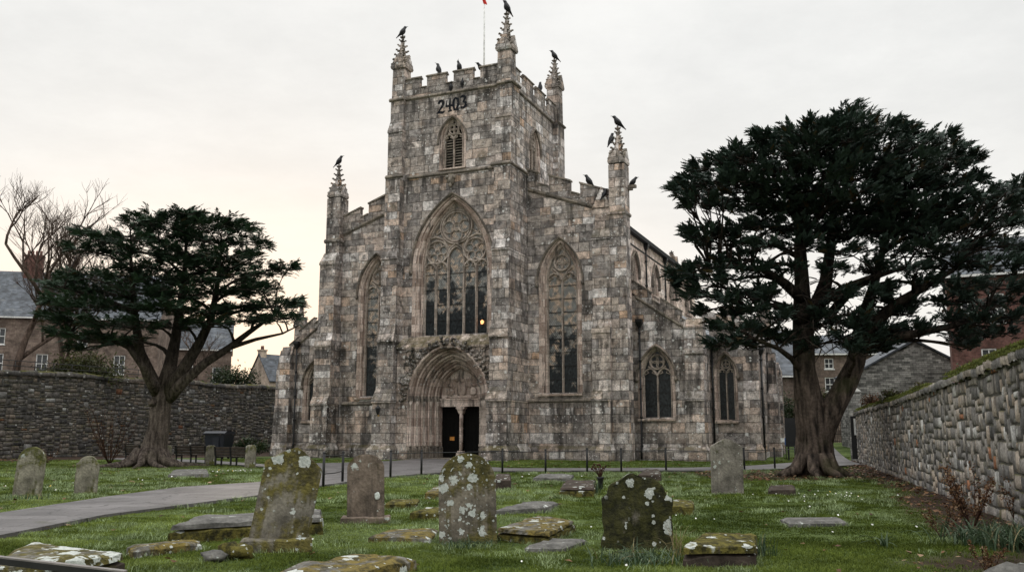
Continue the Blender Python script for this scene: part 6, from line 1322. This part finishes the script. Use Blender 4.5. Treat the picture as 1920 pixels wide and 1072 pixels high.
# daisies and crocuses
rg = np.random.default_rng(91); P = []
for (px, py, r, m) in ((440,882,1.6,90),(1560,925,1.4,70),(1020,890,1.2,26),(100,908,2.,26),(270,895,2,16),(1480,935,3,26),(1360,960,3,14),(640,1010,3,16),(1000,1040,1.6,8),(1700,985,1.2,14),(1490,925,.8,12)):
    g_ = on_ground(px, py)
    for i in range(m): P.append((g_.x+rg.normal(0, r*.5), g_.y+rg.normal(0, r*.5), .9 if rg.random() < .07 else 0))
P = np.array(P); k = ~blocked(P[:, 0], P[:, 1]); P = P[k]; n = len(P); P = P[::4]; n = len(P); s = np.clip(.01+.0004*P[:, 1], 0, .026)*rg.uniform(.7,1.3,n); V_ = np.zeros((n, 6, 3))
for i in range(6): V_[:, i, 0] = P[:, 0]+s*math.cos(i*1.047); V_[:, i, 1] = P[:, 1]+s*math.sin(i*1.047); V_[:, i, 2] = gz(P[:, 0], P[:, 1])+.06+.3*s*rg.random(n)+s*.7*math.sin(i*1.047)
T_ = np.zeros((n, 6, 3)); T_[..., 0] = rg.random(n)[:, None]; T_[..., 1] = P[:, 2][:, None]
tag(np_mesh('small_flowers', V_.reshape(-1, 3), np.arange(n*6).reshape(-1, 6), M['petal'], T_.reshape(-1, 3), k=6), kind='stuff')
# ================================================================== LIGHT AND SKY
SAZ, SEL = R_(-15), R_(5)
wd = bpy.data.worlds.new('World'); scene.world = wd; wd.use_nodes = True; g = G(tree=wd.node_tree)
sky = g.n('ShaderNodeTexSky', sky_type='NISHITA', sun_disc=False, sun_elevation=SEL, sun_rotation=SAZ, air_density=1.2, dust_density=3.)
tc = g.n('ShaderNodeTexCoord').outputs['Generated']; dx, dy, dz = g.sep(tc); up = g.m('MAXIMUM', dz, 0.)
sunv = (math.sin(SAZ)*math.cos(SEL), math.cos(SAZ)*math.cos(SEL), math.sin(SEL)); dt = g.n('ShaderNodeVectorMath', {0: tc, 1: sunv}, operation='DOT_PRODUCT').outputs['Value']
pl = g.comb(g.m('DIVIDE', dx, g.add(up, .12)), g.m('DIVIDE', dy, g.add(up, .12)), 0.)
cl = g.noise(pl, .9, 9., .66)
cloud = g.mix(g.mr(cl, .3, .7), (.85,.855,.845), (1.02,1.02,1.0))          # even overcast
hor = g.mr(dz, .42, .0, 0., 1.); wide = g.mr(dt, .55, 1., 0., 1.); near = g.mr(dt, .86, .995, 0., 1.)
cloud = g.mix(g.mul(hor, g.add(.25, g.mul(wide, .5))), cloud, (1.06,.99,.9))
cloud = g.mix(g.mul(near, g.mul(g.mr(dz, .3, .02), .9)), cloud, (1.3,1.06,.84))
cloud = g.scale(cloud, g.mr(dz, .48, .92, 1., 2.5)); bg1 = g.n('ShaderNodeBackground', {'Color': sky.outputs[0], 'Strength': .08}); bg2 = g.n('ShaderNodeBackground', {'Color': cloud, 'Strength': 1.})
mx = g.n('ShaderNodeMixShader', {0: .93}); g.t.links.new(bg1.outputs[0], mx.inputs[1]); g.t.links.new(bg2.outputs[0], mx.inputs[2]); g.t.links.new(mx.outputs[0], g.n('ShaderNodeOutputWorld').inputs[0])
sl = bpy.data.lights.new('sun', 'SUN'); sl.energy = .6; sl.angle = R_(14); sl.color = (1., .86, .7); so_ = bpy.data.objects.new('sun', sl); C.objects.link(so_)
so_.rotation_euler = Vector(sunv).to_track_quat('Z', 'Y').to_euler(); so_.location = (0, 0, 60)
scene.view_settings.view_transform = 'Standard'; scene.view_settings.look = 'None'; scene.view_settings.exposure = 0; scene.view_settings.gamma = 1
scene.render.engine = 'CYCLES'; cy = scene.cycles; cy.max_bounces = 4; cy.diffuse_bounces = 1; cy.glossy_bounces = 2; cy.transmission_bounces = 3; cy.use_denoising = True; cy.caustics_reflective = False; cy.caustics_refractive = False
